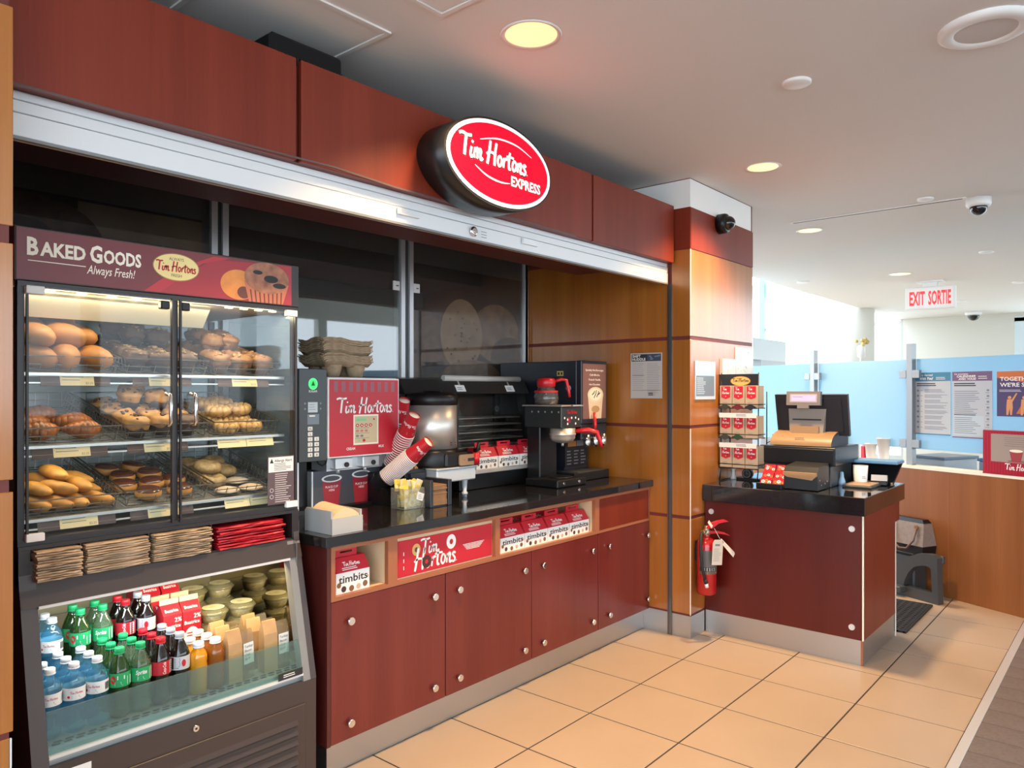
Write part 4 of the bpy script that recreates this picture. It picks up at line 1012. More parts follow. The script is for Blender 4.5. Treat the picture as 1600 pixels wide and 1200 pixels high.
# bagged sandwiches: kraft front strip beside a clear window
bag_kraft = plain('sandwich_bag_kraft', (.50, .30, .14), .7, noise=.1, nscale=20); film = glassy('bag_film', (.85, .80, .68), .3, .15, body=(.50, .36, .22)); fill_m = pm('sandwich_filling', (.42, .24, .11), .4, 35)
def sandwich(lab_text):
    w, h, d = .105, .185, .045
    mb = MB(); vs = []
    for z, dd in ((0, 1.), (h*.75, .8), (h, .12)):
        vs += [(-w/2, -d/2*dd, z), (.0, -d/2*dd-.004, z), (.0, d/2*dd, z), (-w/2, d/2*dd, z)]
    mb.add(vs, [(i+k, i+(k+1) % 4, i+4+(k+1) % 4, i+4+k) for i in (0, 4) for k in range(4)]+[(8,9,10,11),(3,2,1,0)]); a = mb.mesh('kraft_side', bag_kraft)
    mb = MB(); vs = []
    for z, dd in ((0, 1.), (h*.7, .8), (h*.93, .12)):
        vs += [(.0, -d/2*dd-.004, z), (w/2, -d/2*dd, z), (w/2, d/2*dd, z), (.0, d/2*dd, z)]
    mb.add(vs, [(i+k, i+(k+1) % 4, i+4+(k+1) % 4, i+4+k) for i in (0, 4) for k in range(4)]+[(8,9,10,11),(3,2,1,0)]); b = mb.mesh('film_window', film)
    mb = MB(); mb.blob((w*.24, 0, h*.30), (w*.19, d*.36, h*.28), 10, 8, .08, 2.5, 5); c = mb.mesh('filling', fill_m)
    out = [('kraft_side', a), ('film_window', b), ('filling', c)]
    if lab_text:
        mb = MB(); mp = FT((.004, -d/2*1.-.0045, h*.30), (1, .08, 0), (0, .05, 1)); mb.rect(mp, 0, w*.42, 0, h*.40, .001, 0)
        for k, s in enumerate(lab_text): mb.text(mp, s, .004, h*.40-.0165-.0145*k, .009, 1, .0016, 'l', .15, .004, None)
        out.append(('sandwich_label', mb.mesh('sandwich_label', [paper_white, ink])))
    return out
s1 = sandwich(['Turkey', 'Bacon', 'Club', '$6.9']); s0 = sandwich(None)
for nm, x, y, z, pr, rz in (('front left', 1.400, 2.480, .4685, s1, .1), ('front right', 1.545, 2.482, .4685, s1, .0), ('second row left', 1.395, 2.545, .4685, s0, .05), ('second row right', 1.520, 2.545, .4685, s0, -.1), ('third row left', 1.41, 2.61, .4685, s0, 0), ('third row right', 1.535, 2.61, .4685, s0, .1)):
    t = thing('bagged_sandwich', '%s bagged sandwich in the chilled shelf%s' % (nm, ', with white label' if pr is s1 else ''), 'sandwich', (x, y, z), rz, 'bagged sandwiches')
    for a, me in pr: obj(a, me, None, t)
# ================================================================== THINGS ON THE MAIN COUNTER  (top at z = .945)
ZT = .9455
# napkin box at the left end
nb = thing('napkin_box', 'grey open box of tan paper napkins at the left end of the black counter', 'napkin holder', (1.80, 2.49, ZT))
mb = MB()
mb.box(1.738, 1.746, 2.395, 2.56, ZT, ZT+.092); mb.box(1.877, 1.885, 2.395, 2.56, ZT, ZT+.085); mb.box(1.738, 1.885, 2.56, 2.57, ZT, ZT+.085); mb.box(1.738, 1.885, 2.388, 2.397, ZT, ZT+.062); mb.box(1.746, 1.877, 2.397, 2.56, ZT, ZT+.008)
wpart('tray', mb, plain('napkin_tray', (.42, .42, .41), .45), nb)
mb = MB()
n = 9; vs = []
for j, y in enumerate((2.40, 2.558)):
    for i in range(n):
        t = i/(n-1); vs.append((1.749+.126*t, y, ZT+.062+.046*math.sin(PI*min(1, t*.95+.02))**.8*(1.0 if j else .75)))
for j, y in enumerate((2.40, 2.558)):
    vs += [(1.749, y, ZT+.008), (1.875, y, ZT+.008)]
fs = [(i, i+1, n+i+1, n+i) for i in range(n-1)] + [[18]+list(range(n))+[19], [20]+list(range(n, 2*n))+[21]]
mb.add(vs, fs); wpart('napkins', mb, plain('tan_napkin', (.70, .50, .31), .8), nb)

# sugar machine: tall dark keypad box
sg = thing('sugar_dispenser', 'tall dark sugar machine with green round light and white number keys', 'dispenser', (1.97, 2.95, ZT))
mb = MB(); mb.box(1.898, 2.045, 2.85, 3.12, 1.185, 1.603, 0, .003); wpart('head', mb, plain('sugar_machine_slate', (.045, .055, .062), .35), sg)
mb = MB(); mb.box(1.93, 2.025, 2.98, 3.12, ZT, 1.185); mb.box(1.915, 1.93, 2.90, 3.10, ZT, 1.185, 1); mb.box(1.905, 2.026, 2.88, 3.12, ZT, ZT+.02, 0); wpart('pedestal', mb, [black, alu], sg)
mb = MB(); mp = FY(1.898, 2.85, 1.185)
mb.ell(mp, .072, .350, .024, .026, .0012, 0, 22); mb.ell(mp, .072, .350, .016, .018, .0016, 1, 18); mb.flat(mp, [(.062,.342),(.082,.342),(.072,.364)], .002, 3)
mb.text(mp, 'SUGAR', .072, .312, .010, 2, .0012, 'c', 0, .01)
mb.rect(mp, .045, .096, .222, .268, .0012, 4); lines(mb, mp, .05, .09, .23, .262, 3, 5, .0016, .2); mb.rect(mp, .042, .104, .168, .214, .0012, 6); lines(mb, mp, .052, .095, .200, .212, 1, 2, .0016, .5)
for k in range(4): mb.ell(mp, (.030, .030, .112, .112)[k], (.262, .238, .262, .238)[k], .005, .005, .0012, 6, 10)
wpart('control_panel', mb, [plain('green_lamp', (.05, .7, .15), .4, emit=(.05, 1, .2), estr=.9), plain('green_lamp_core', (.03, .5, .10), .4, emit=(.03, .8, .12), estr=.5), ink_white, plain('green_drop', (.01, .12, .03), .5), plain('pale_display', (.50, .60, .66), .4), ink_grey, plain('slate_display', (.17, .22, .27), .4)], sg)
for r_ in range(6):
    for c_ in range(2):
        if c_ == 1 and r_ < 2: continue
        mb = MB(); x = 1.898+.044+.034*c_; z = 1.185+.140-.0235*r_
        mb.box(x, x+.024, 2.8465, 2.851, z, z+.018, 0, .001); mb.text(FY(x, 2.8465, z), ('XL', 'L', '1', '2', '3', '4')[r_] if c_ == 0 else ('', '', '5', '6', '7', '8')[r_], .012, .004, .010, 1, .0006, 'c', 0, .01)
        wpart('key', mb, [white, ink], sg)
# cream and milk machine with the red front
dm = thing('cream_dispenser', 'cream and milk machine with square red front above two printed red cups', 'dispenser', (2.28, 2.95, ZT))
mb = MB(); mb.box(2.055, 2.47, 2.862, 3.30, 1.19, 1.568, 0, .003); wpart('cabinet', mb, alu, dm)
mb = MB(); mb.box(2.049, 2.475, 2.849, 2.861, 1.193, 1.564, 0, .002); dd = wpart('front_door', mb, [white], dm)
mb = MB(); mp = FY(2.052, 2.8485, 1.196); w_, h_ = .420, .365
mb.rect(mp, .004, w_-.004, .004, h_-.004, .0008, 0)
for k in range(9): mb.rect(mp, .030+.0425*k, .052+.0425*k, h_-.062, h_-.014, .0012, 1)
mb.script(mp, .045, .205, .335, 2, .0014, .25)
mb.rect(mp, .140, .290, .052, .195, .0014, 3); mb.rect(mp, .148, .282, .060, .187, .0018, 4)
mb.rect(mp, .155, .215, .165, .178, .0022, 5); mb.ell(mp, .262, .172, .005, .005, .0022, 0, 10)
for k in range(4): mb.ell(mp, .163+.026*k, .144, .010, .008, .0022, 0, 14); mb.ell(mp, .163+.026*k, .144, .005, .003, .0025, 2, 10)
for k in range(3): mb.ell(mp, .163+.026*k, .118, .010, .006, .0022, 7, 14)
for k in range(2): mb.ell(mp, .163+.026*k, .094, .010, .006, .0022, 6, 14)
mb.rect(mp, .162, .180, .068, .076, .0022, 5); mb.ell(mp, .202, .072, .009, .007, .0022, 0, 14)
lines(mb, mp, .150, .27, .128, .134, 1, 6, .0022, .35); lines(mb, mp, .150, .27, .104, .110, 1, 6, .0022, .35); lines(mb, mp, .150, .27, .08, .086, 1, 6, .0022, .35)
mb.text(mp, 'CREAM', .125, .030, .012, 2, .0014, 'c', 0, .015, .05); mb.text(mp, 'MILK', .308, .034, .012, 2, .0014, 'c', 0, .015, .034)
obj('front_print', mb, [red_card, plain('dusty_stripe', (.30, .10, .12), .4), ink_white, cream_w, plain('panel_tan', (.62, .50, .30), .4), plain('panel_green', (.25, .60, .30), .4), ink_grey, plain('panel_pale_red', (.6, .2, .18), .4)], dd)
mb = MB(); mb.box(2.10, 2.46, 2.93, 3.05, 1.125, 1.19); 
for x in (2.17, 2.33):
    mb.box(x-.05, x+.05, 2.885, 2.935, 1.135, 1.188, 0, .004); mb.lathe([(.012, 2.878), (.012, 2.887)], 14, (x+.01, 0, 1.155), axis='y', m=1); mb.lathe([(.008, 1.115), (.010, 1.136)], 12, (x-.02, 2.91, 0))
wpart('valve_head', mb, [alu, ink], dm)
mb = MB(); mb.box(2.035, 2.47, 2.952, 3.06, ZT, 1.126); mb.box(2.028, 2.036, 2.945, 2.98, ZT+.01, 1.128, 1); mb.box(2.04, 2.47, 2.90, 2.953, ZT, ZT+.012, 2); wpart('splash_panel', mb, [plain('slate_panel', (.075, .075, .095), .35), alu, black], dm)
mb = MB(); mp = FY(2.035, 2.952, ZT)
for x, y0 in ((.11, .0), (.285, .008)):
    mb.flat(mp, [(x-.040, .012), (x+.040, .012), (x+.055, .140+y0), (x-.055, .140+y0)], .0010, 0); mb.ell(mp, x, .142+y0, .058, .018, .0014, 1, 24); mb.ell(mp, x, .142+y0, .046, .012, .0018, 2, 24)
    mb.text(mp, 'PLACE CUP', x, .098, .010, 1, .0014, 'c', 0, .01); mb.text(mp, 'HERE', x, .082, .010, 1, .0014, 'c', 0, .01)
wpart('cup_print', mb, [plain('print_cup_red', (.42, .03, .05), .4), ink_white, plain('print_cup_inside', (.09, .09, .10), .4)], dm)
mb = MB(); mb.tube([(2.052, 2.86, 1.20), (2.052, 2.868, 1.172), (2.038, 2.875, 1.160), (2.02, 2.88, 1.172), (2.01, 2.88, 1.188)], .004, 6); wpart('cable', mb, black, dm)
# pulp cup carriers on top of the machines
pulp = plain('pulp_fibre', (.36, .265, .17), .9, noise=.2, nscale=40, bump=.4)
def carrier():
    mb = MB(); w, d = .285, .20; rr = random.Random(2); n = 12; rim = []
    for k in range(n*4):
        t = k/(n*4)*4; s = int(t); f = t-s
        x, y = [(-w/2+w*f, -d/2), (w/2, -d/2+d*f), (w/2-w*f, d/2), (-w/2, d/2-d*f)][s]
        rim.append((x+rr.uniform(-.004, .004), y+rr.uniform(-.004, .004), .040+.006*math.sin(2*PI*f)*(1 if s % 2 == 0 else -1)+rr.uniform(-.003, .003)))
    m_ = len(rim); inn = [(x*.86, y*.82, .012+rr.uniform(-.002, .002)) for x, y, z in rim]; inn2 = [(x*.5, y*.4, .016) for x, y, z in rim]
    mb.add(rim+inn+inn2+[(0, 0, .022)], [(k, (k+1) % m_, m_+(k+1) % m_, m_+k) for k in range(m_)] + [(m_+k, m_+(k+1) % m_, 2*m_+(k+1) % m_, 2*m_+k) for k in range(m_)] + [(2*m_+k, 2*m_+(k+1) % m_, 3*m_) for k in range(m_)], 0, True)
    low_ = [(x*1.0, y*1.0, z-.006) for x, y, z in rim]
    mb.add(rim+low_, [(k, m_+k, m_+(k+1) % m_, (k+1) % m_) for k in range(m_)])
    a = mb.mesh('tray', pulp); mb = MB()
    for x in (-.07, .07):
        for y in (-.05, .05): mb.lathe([(.050, .020), (.046, .0), (.036, -.035), (0, -.037)], 12, (x, y, 0), cap=False)
    return a, mb.mesh('cup_well', pulp)
NUMC = ('', 'second lowest', 'third lowest', 'fourth lowest', 'fifth lowest', 'sixth lowest', 'sixth from top', 'fifth from top', 'fourth from top', 'third from top', 'second from top', '')
ca, cw = carrier()
ZB = 1.5685
for k in range(12):
    z = ZB+.0375+.0078*k+(.014 if k > 4 else 0)+(.004 if k > 8 else 0)
    t = thing('cup_carrier', ('lowest' if k == 0 else 'topmost' if k == 11 else NUMC[k])+' brown pulp cup carrier of the stack on the cream machine', 'cup carrier', (2.195+random.uniform(-.004, .004), 2.985+random.uniform(-.004, .004), z), random.uniform(-.03, .03), 'stacked pulp cup carriers')
    obj('tray', ca, None, t)
    if k == 0: obj('cup_well', cw, None, t)

# leaning columns of paper cups
cup_red = plain('cup_red', (.46, .015, .025), .35)
def cup_meshes():
    h, r0, r1 = .118, .029, .043; mb = MB()
    mb.lathe([(r0, 0), (r1, h)], 24, cap=False); mb.lathe([(r1-.002, h), (r0, .006), (0, .006)], 24, cap=False, m=1)
    a = mb.mesh('cup_wall', [cup_red, cream_w]); mb = MB(); mb.lathe([(r1-.002, h-.001), (r1+.001, h-.002), (r1+.003, h+.001), (r1+.001, h+.004), (r1-.002, h+.003)], 24, cap=False); b = mb.mesh('rim', white)
    mb = MB(); k = (r1-r0)/h
    def mp(a_, b_, o=0.): rr = r0+k*b_+o+.0006; th = -PI/2+.5+a_/.036; return (rr*math.cos(th), rr*math.sin(th), b_)
    mb.script(mp, -.03, .045, .080, 0, .0006, .26); lines(mb, mp, -.025, .02, .085, .10, 2, 0, .0006, .25)
    return a, b, mb.mesh('cup_lettering', ink_white)
cwall, crim, clet = cup_meshes()
NUM = 'one two three four five six seven eight nine ten eleven twelve thirteen fourteen fifteen sixteen seventeen eighteen nineteen twenty twenty-one twenty-two twenty-three twenty-four'.split()
def cup_column(base, top, n, which, full):
    base = Vector(base); top = Vector(top); d = (top-base).normalized(); q = d.to_track_quat('Z', 'Y').to_euler()
    q = (-d).to_track_quat('Z', 'Y').to_euler(); L = (top-base).length; step = (L-.118)/(n-1)
    for k in range(n):
        p = top-d*step*k; end = k == 0
        lab = ('outermost red paper cup at the tip' if end else 'nested red paper cup number %s from the tip' % NUM[k]) + ' of the ' + which + ' leaning column'
        t = thing('paper_cup', lab, 'cup', p, 0, which+' column of paper cups', (q.x, q.y, q.z))
        obj('cup_wall', cwall, None, t); obj('rim', crim, None, t)
        if end: obj('cup_lettering', clet, None, t)
cup_column((2.38, 2.85, 1.066), (2.463, 2.62, 1.261), 24, 'nearest', True)
cup_column((2.48, 2.92, 1.117), (2.463, 2.72, 1.388), 18, 'middle', True)
cup_column((2.557, 3.0, 1.206), (2.504, 2.84, 1.458), 16, 'rear', True)
ch = thing('cup_holder', 'black slanted cup holder behind the clear box of sweetener packets', 'cup holder', (2.35, 2.85, ZT))
mb = MB(); mp = lambda a, b, o: (a, o, b)
mb.ext(mp, [(2.345, ZT), (2.452, ZT), (2.452, 1.06), (2.42, 1.075), (2.36, 1.03), (2.345, 1.03)], 2.82, 2.90)
mb.box(2.36, 2.63, 2.905, 3.07, ZT, 1.10, 0, .004); wpart('base', mb, black, ch)
for b_, t_ in (((2.38, 2.85, 1.066), (2.463, 2.62, 1.261)), ((2.48, 2.92, 1.117), (2.463, 2.72, 1.388)), ((2.557, 3.0, 1.206), (2.504, 2.84, 1.458))):
    b_ = Vector(b_); d_ = (Vector(t_)-b_).normalized(); mb = MB(); mb.tube([tuple(b_-d_*.045), tuple(b_+d_*.02)], .048, 16, 0, False); wpart('cup_tube', mb, black, ch)

# sweetener packets in a clear box
sw = thing('sweetener_box', 'clear box of yellow sweetener packets on the black counter', 'packet box', (2.38, 2.72, ZT))
bx0, bx1, by0, by1 = 2.325, 2.455, 2.640, 2.735
cl = glassy('acrylic_box', (.86, .88, .84), .12, .06)
mb = MB()
for a, b, c, d in ((bx0, bx1, by0, by0+.003), (bx0, bx1, by1-.003, by1), (bx0, bx0+.003, by0+.003, by1-.003), (bx1-.003, bx1, by0+.003, by1-.003)): mb.box(a, b, c, d, ZT, ZT+.098)
mb.box(bx0, bx1, by0, by1, ZT, ZT+.003); wpart('clear_box', mb, cl, sw)
yel = plain('yellow_packet', (.74, .56, .10), .6, noise=.15, nscale=60); pale = plain('pale_packet', (.78, .72, .48), .6)
rr = random.Random(4)
for k in range(44):
    mb = MB(); mb.box(-.021, .021, -.0022, .0022, 0, .058, 0, .001); mb.rect(FY(-.021, -.0022, 0), .004, .038, .012, .030, .0005, 1)
    o = obj('packet', mb, [yel if k % 3 else pale, pale if k % 3 else yel], None, (bx0+.028+rr.random()*.074, by0+.014+.067*rr.random(), ZT+.004+(.0 if k < 16 else .040 if k < 30 else .066)+rr.random()*.012), (rr.uniform(-.3, .3), rr.uniform(-.45, .45), rr.uniform(-.7, .7)))
    o['label'] = '%s sweetener packet, %s in the clear box' % ('yellow' if k % 3 else 'pale', ('standing low' if k < 16 else 'in the middle layer' if k < 30 else 'sticking out on top')); o['category'] = 'packet'; o['group'] = 'sweetener packets in the clear box'
mb = MB(); mp = FY(bx0+.075, by0-.0006, ZT+.03); mb.flat(mp, [(0,.015),(.04,.0),(.052,.035),(.010,.05)], .0004, 0); lines(mb, mp, .012, .04, .012, .036, 3, 1, .001, .3); wpart('box_card', mb, [paper_white, ink_grey], sw)
# stir stick and sleeve holder
sh2 = thing('sleeve_holder', 'black two-level holder of wooden stir sticks and brown cup sleeves', 'holder', (2.58, 2.70, ZT))
mb = MB()
mb.box(2.455, 2.475, 2.60, 2.78, ZT, ZT+.13, 0, .002); mb.box(2.575, 2.600, 2.60, 2.80, ZT, ZT+.125, 0, .002); mb.box(2.475, 2.575, 2.76, 2.78, ZT, ZT+.15); mb.box(2.475, 2.575, 2.61, 2.76, ZT, ZT+.006); mb.box(2.455, 2.60, 2.78, 2.90, ZT, ZT+.165, 0, .003)
wpart('holder_body', mb, plain('blue_black_plastic', (.018, .022, .03), .35), sh2)
slv = plain('brown_sleeve', (.27, .15, .075), .8, noise=.15, nscale=30)
for k in range(13):
    mb = MB(); mb.box(2.478, 2.572, 2.607, 2.752, 0, .0066, 0, .0008); o = obj('cup_sleeve', mb, slv, None, (random.uniform(-.002, .002), random.uniform(-.003, .003), ZT+.0065+.0075*k))
    tag(o, ordinal(k, 13)+' brown card cup sleeve in the black holder', 'cup sleeve', 'brown cup sleeves in the holder')
stk = plain('birch_stick', (.66, .42, .20), .6, noise=.15, nscale=50)
for k in range(26):
    mb = MB(); mb.box(-.003, .003, -.055, .055, -.0007, .0007)
    o = obj('stir_stick', mb, stk, None, (2.475+.0045*(k % 13)*2+random.uniform(-.002, .002), 2.84+random.uniform(-.02, .01), ZT+.170+.004*(k % 5)+.012*(k//13)), (1.15+random.uniform(-.2, .2), random.uniform(-.3, .3), random.uniform(-.3, .3)))
    tag(o, 'wooden stir stick standing in the black holder', 'stir stick', 'wooden stir sticks')
# steel stand with turned legs
stand_m = plain('bright_steel', (.60, .64, .66), .35, .25)
ss = thing('steel_stand', 'polished steel stand with turned legs under the coffee urn', 'stand', (2.73, 2.80, ZT))
mb = MB(); mb.box(2.600, 2.885, 2.705, 2.98, 1.038, 1.105, 0, .006); mb.box(2.592, 2.893, 2.697, 2.988, 1.103, 1.112, 0, .003); wpart('stand_top', mb, stand_m, ss)
for x in (2.648, 2.835):
    for y in (2.742, 2.94):
        mb = MB(); mb.lathe([(.022, ZT+.10), (.016, ZT+.085), (.013, ZT+.05), (.011, ZT+.030), (.017, ZT+.024), (.017, ZT+.014), (.012, ZT+.012), (.014, ZT)], 14, (x, y, 0)); wpart('leg', mb, stand_m, ss)
# coffee urn
ur = thing('coffee_urn', 'cylindrical steel coffee urn with black lid and base on the steel stand', 'coffee urn', (2.73, 2.83, 1.113))
ux, uy = 2.705, 2.85
mb = MB(); mb.lathe([(.128, 1.205), (.128, 1.43)], 32, (ux, uy, 0)); wpart('steel_body', mb, steel, ur)
mb = MB(); mb.lathe([(.128, 1.43), (.134, 1.435), (.134, 1.475), (.120, 1.492), (.05, 1.497), (.05, 1.503), (0, 1.504)], 32, (ux, uy, 0), cap=False); wpart('lid', mb, black, ur)
mb = MB(); mb.lathe([(.140, 1.1135), (.143, 1.125), (.140, 1.185), (.131, 1.206)], 32, (ux, uy, 0)); mb.box(2.66, 2.86, 2.70, 2.80, 1.1135, 1.185, 0, .01); mb.box(ux+.112, ux+.160, uy-.05, uy+.05, 1.185, 1.47, 0, .015); wpart('base', mb, black, ur)
mb = MB(); mp = FY(2.745, 2.6985, 1.118); rp = [(.012+.103*(0 if i in (0, 3) else 1)+.012*math.cos(t), .012+.032*(0 if i in (0, 1) else 1)+.012*math.sin(t)) for i, t0 in ((0, PI), (1, 1.5*PI), (2, 0), (3, .5*PI)) for t in (t0, t0+.5, t0+1.0, t0+1.5)]
mb.ext(mp, rp, 0, .008, 0); mb.ext(mp, [(.062,.020),(.108,.020),(.108,.036),(.062,.036)], .008, .0095, 1); mb.ell(mp, .036, .028, .004, .003, .009, 2, 10); wpart('name_plate', mb, [tan_plastic, ink, red_card], ur)
mb = MB(); mp = FC(.1285, 1.215, -PI/2, ux, uy); mb.rect(mp, .0, .085, 0, .034, .0006, 0); lines(mb, mp, .006, .08, .006, .028, 2, 1, .001, .4); wpart('warning_label', mb, [plain('rust_label', (.42, .10, .05), .5), ink], ur)
mb = MB(); mb.tube([(2.87, 2.70, 1.19), (2.87, 2.675, 1.20), (2.872, 2.672, 1.235)], [.014, .013, .008], 10); mb.cyl((2.87, 2.69, 1.12), (2.87, 2.69, 1.18), .017, .017, 12, 1); mb.cyl((2.87, 2.69, 1.114), (2.87, 2.69, 1.12), .013, .013, 12, 0); wpart('tap', mb, [black, red], ur)

# heated display cabinet with slanted front
wd = thing('heated_cabinet', 'black heated counter cabinet with slanted glass front and wire racks', 'display cabinet', (3.35, 3.05, ZT))
X0, X1, YB = 2.96, 3.715, 3.34
mb = MB(); mb.box(X0, X1, 2.90, YB, ZT, 1.035, 0, .004); wpart('base', mb, black, wd)
mb = MB(); mb.box(X0-.005, X1+.005, 2.862, 2.99, 1.036, 1.060, 0, .003); wpart('front_ledge', mb, steel, wd)
mp = lambda a, b, o: (o, a, b)
def side(x0, x1):
    mb = MB(); o_ = [(2.955, 1.06), (3.335, 1.06), (3.335, 1.56), (3.11, 1.56), (3.06, 1.50)]; i_ = [(3.0, 1.085), (3.29, 1.085), (3.29, 1.50), (3.12, 1.50), (3.105, 1.49)]
    for k in range(5):
        j = (k+1) % 5; mb.ext(mp, [o_[k], o_[j], i_[j], i_[k]], x0, x1)
    return mb
wpart('left_side_frame', side(X0, X0+.03), black, wd); wpart('right_side_frame', side(X1-.035, X1), black, wd)
mb = MB(); mb.box(X0+.01, X0+.014, 3.0, 3.3, 1.08, 1.5); wpart('left_glass', mb, glass_thin, wd)
mb = MB(); mb.box(X1-.018, X1-.014, 3.0, 3.3, 1.08, 1.5); wpart('right_glass', mb, glass_thin, wd)
mb = MB(); mb.add([(X0+.03,2.97,1.065),(X1-.035,2.97,1.065),(X1-.035,3.07,1.50),(X0+.03,3.07,1.50)], [(0,1,2,3)]); wpart('front_glass', mb, glassy('cabinet_glass', (.75, .75, .72), .05, .03, refl=1.5, body=(.1, .1, .1)), wd)
mb = MB(); mb.add([(X0-.30,3.015,1.488),(X1,3.015,1.488),(X1,3.06,1.57),(X0-.30,3.06,1.57),(X0-.30,3.36,1.488),(X1,3.36,1.488),(X1,3.36,1.585),(X0-.30,3.36,1.585)], [(0,1,2,3),(3,2,6,7),(1,5,6,2),(0,3,7,4),(0,4,5,1),(4,7,6,5)]); wpart('canopy', mb, plain('canopy_black', (.022, .023, .022), .3), wd)
mb = MB(); mb.tube([(X0+.02, 3.052, 1.578), (X1-.06, 3.052, 1.578)], .017, 12); wpart('roll_cover', mb, plain('pale_grey_roll', (.52, .50, .46), .4), wd)
for x in (3.06, 3.50):
    mb = MB(); m_ = FT((x, 3.020, 1.500), (1,0,0), (0,.48,.87)); mb.ext(m_, [(0,0),(.075,0),(.075,.042),(0,.042)], .0, .003); lines(mb, m_, .01, .065, .008, .03, 2, 1, .0036, .4); mb.ext(m_, [(.030,.042),(.045,.042),(.042,.07),(.033,.07)], .0, .004, 2); wpart('clip_tag', mb, [paper_white, ink_grey, steel], wd)
for k in range(6):
    z = 1.13+.042*k; mb = MB()
    for a, b in (((X0+.04, 3.02+.008*k, z), (X1-.04, 3.02+.008*k, z)), ((X0+.04, 3.28, z), (X1-.04, 3.28, z)), ((X0+.04, 3.02+.008*k, z), (X0+.04, 3.28, z)), ((X1-.04, 3.02+.008*k, z), (X1-.04, 3.28, z))): mb.tube([a, b], .0035, 6)
    for q in range(13): x = X0+.06+(X1-X0-.12)*q/12; mb.tube([(x, 3.02+.008*k, z), (x, 3.28, z)], .0018, 4)
    wpart('wire_rack', mb, steel, wd)
mb = MB(); mb.box(X0+.02, X1-.02, 3.30, 3.335, 1.05, 1.52); wpart('back', mb, plain('cabinet_inside', (.055, .045, .038), .4), wd)
for k, x in enumerate((3.075, 3.268, 3.462, 3.625)):
    if k == 3: continue
    snack_box('%s white snack box on the steel ledge of the heated cabinet' % ('left', 'middle', 'right')[k], (x+.08, 2.918, 1.0605), 0, 'snack boxes on the heated cabinet ledge', .18, .066, .095)
wpart('side_panel', MB().box(X1, X1+.004, 2.99, 3.33, .95, 1.05), black, wd)

# specialty drink machine against the wood wall
sp = thing('hot_drink_machine', 'tall black hot drink machine with printed drink picture by the wood wall', 'drink machine', (3.92, 3.0, ZT))
BLK = plain('blue_black_metal', (.012, .014, .022), .3)
mb = MB(); mb.box(3.79, 4.07, 2.70, 3.33, 1.28, 1.692, 0, .004); mb.box(3.79, 4.07, 2.98, 3.33, ZT+.05, 1.28); mb.box(3.80, 4.06, 2.80, 2.98, 1.0, 1.20, 0); wpart('cabinet', mb, BLK, sp)
mb = MB(); mb.box(3.788, 4.072, 2.66, 2.70, 1.300, 1.694, 0, .004); dr = wpart('front_door', mb, BLK, sp)
mb = MB(); mp = FY(3.800, 2.6595, 1.330); mb.rect(mp, 0, .258, 0, .345, .0006, 0)
for k, s in enumerate(('Specialty Hot Beverages', 'Café Mocha', 'French Vanilla', 'Hot Chocolate')): mb.text(mp, s, .13, .300-.030*k, .012, 1, .0012, 'c', 0, .008, (.20, .11, .13, .12)[k])
mb.flat(mp, [(.075,0),(.205,0),(.225,.150),(.055,.150)], .0010, 2); mb.ell(mp, .14, .150, .088, .050, .0014, 3, 30); mb.ell(mp, .14, .152, .070, .038, .0018, 4, 26); mb.ell(mp, .14, .06, .045, .022, .0014, 5, 20)
for a, b, c, d in ((.10,.15,.13,.175), (.12,.13,.15,.18), (.15,.135,.175,.175), (.16,.15,.19,.165)): L, R = ribbon([(a, b), ((a+c)/2+.006, (b+d)/2), (c, d)], .008); mb.flat(mp, L+R[::-1], .0022, 6)
obj('drink_print', mb, [plain('print_mauve', (.20, .10, .085), .4), ink_white, plain('print_cup_cream', (.68, .54, .38), .4), plain('print_rim', (.70, .60, .42), .4), plain('print_foam', (.80, .74, .58), .4), plain('print_badge', (.42, .26, .12), .4), ink], dr)
mb = MB(); mb.box(3.788, 4.072, 2.662, 2.80, 1.20, 1.298, 0, .004); wpart('spout_housing', mb, BLK, sp)
for k, x in enumerate((3.84, 3.93, 4.02)):
    mb = MB(); mb.lathe([(.016, 1.155), (.022, 1.17), (.022, 1.235)], 14, (x, 2.655, 0)); wpart('spout', mb, chrome, sp)
mb = MB(); mb.tube([(3.90, 2.645, 1.24), (3.90, 2.635, 1.29), (3.90, 2.640, 1.37)], [.010, .012, .009], 10); wpart('red_lever', mb, red, sp)
mb = MB(); mb.box(3.80, 4.05, 2.795, 2.80, 1.02, 1.195); mp = FY(3.80, 2.795, 1.02); mb.rect(mp, .03, .12, .13, .165, .001, 1); mb.rect(mp, .125, .20, .13, .165, .001, 2)
for k in range(3): lines(mb, mp, .02+.075*k, .075+.075*k, .01, .11, 5, 3, .001, .35, k)
wpart('back_splash', mb, [black, plain('orange_sticker', (.5, .2, .06), .5), grey_mid, ink_grey], sp)
mb = MB(); mb.box(3.72, 4.10, 2.66, 2.98, ZT, ZT+.052, 0, .004); mb.box(3.76, 4.06, 2.665, 2.95, ZT+.052, ZT+.056, 1); wpart('drip_tray', mb, [black, grey_dark], sp)
mb = MB(); mp = FX(3.79, 2.85, 1.60); mb.rect(mp, 0, .05, 0, .03, .001, 0); mb.rect(mp, .006, .022, .006, .024, .0014, 1); mb.rect(mp, .030, .044, .006, .024, .0014, 1); wpart('side_sticker', mb, [plain('yellow_sticker', (.60, .45, .10), .5), ink], sp)
mb = MB(); mp = FX(3.79, 2.76, 1.51); mb.ell(mp, 0, .012, .02, .02, .001, 0, 14); mb.ell(mp, 0, .012, .008, .008, .0014, 1, 10); wpart('side_latch', mb, [alu, ink], sp)

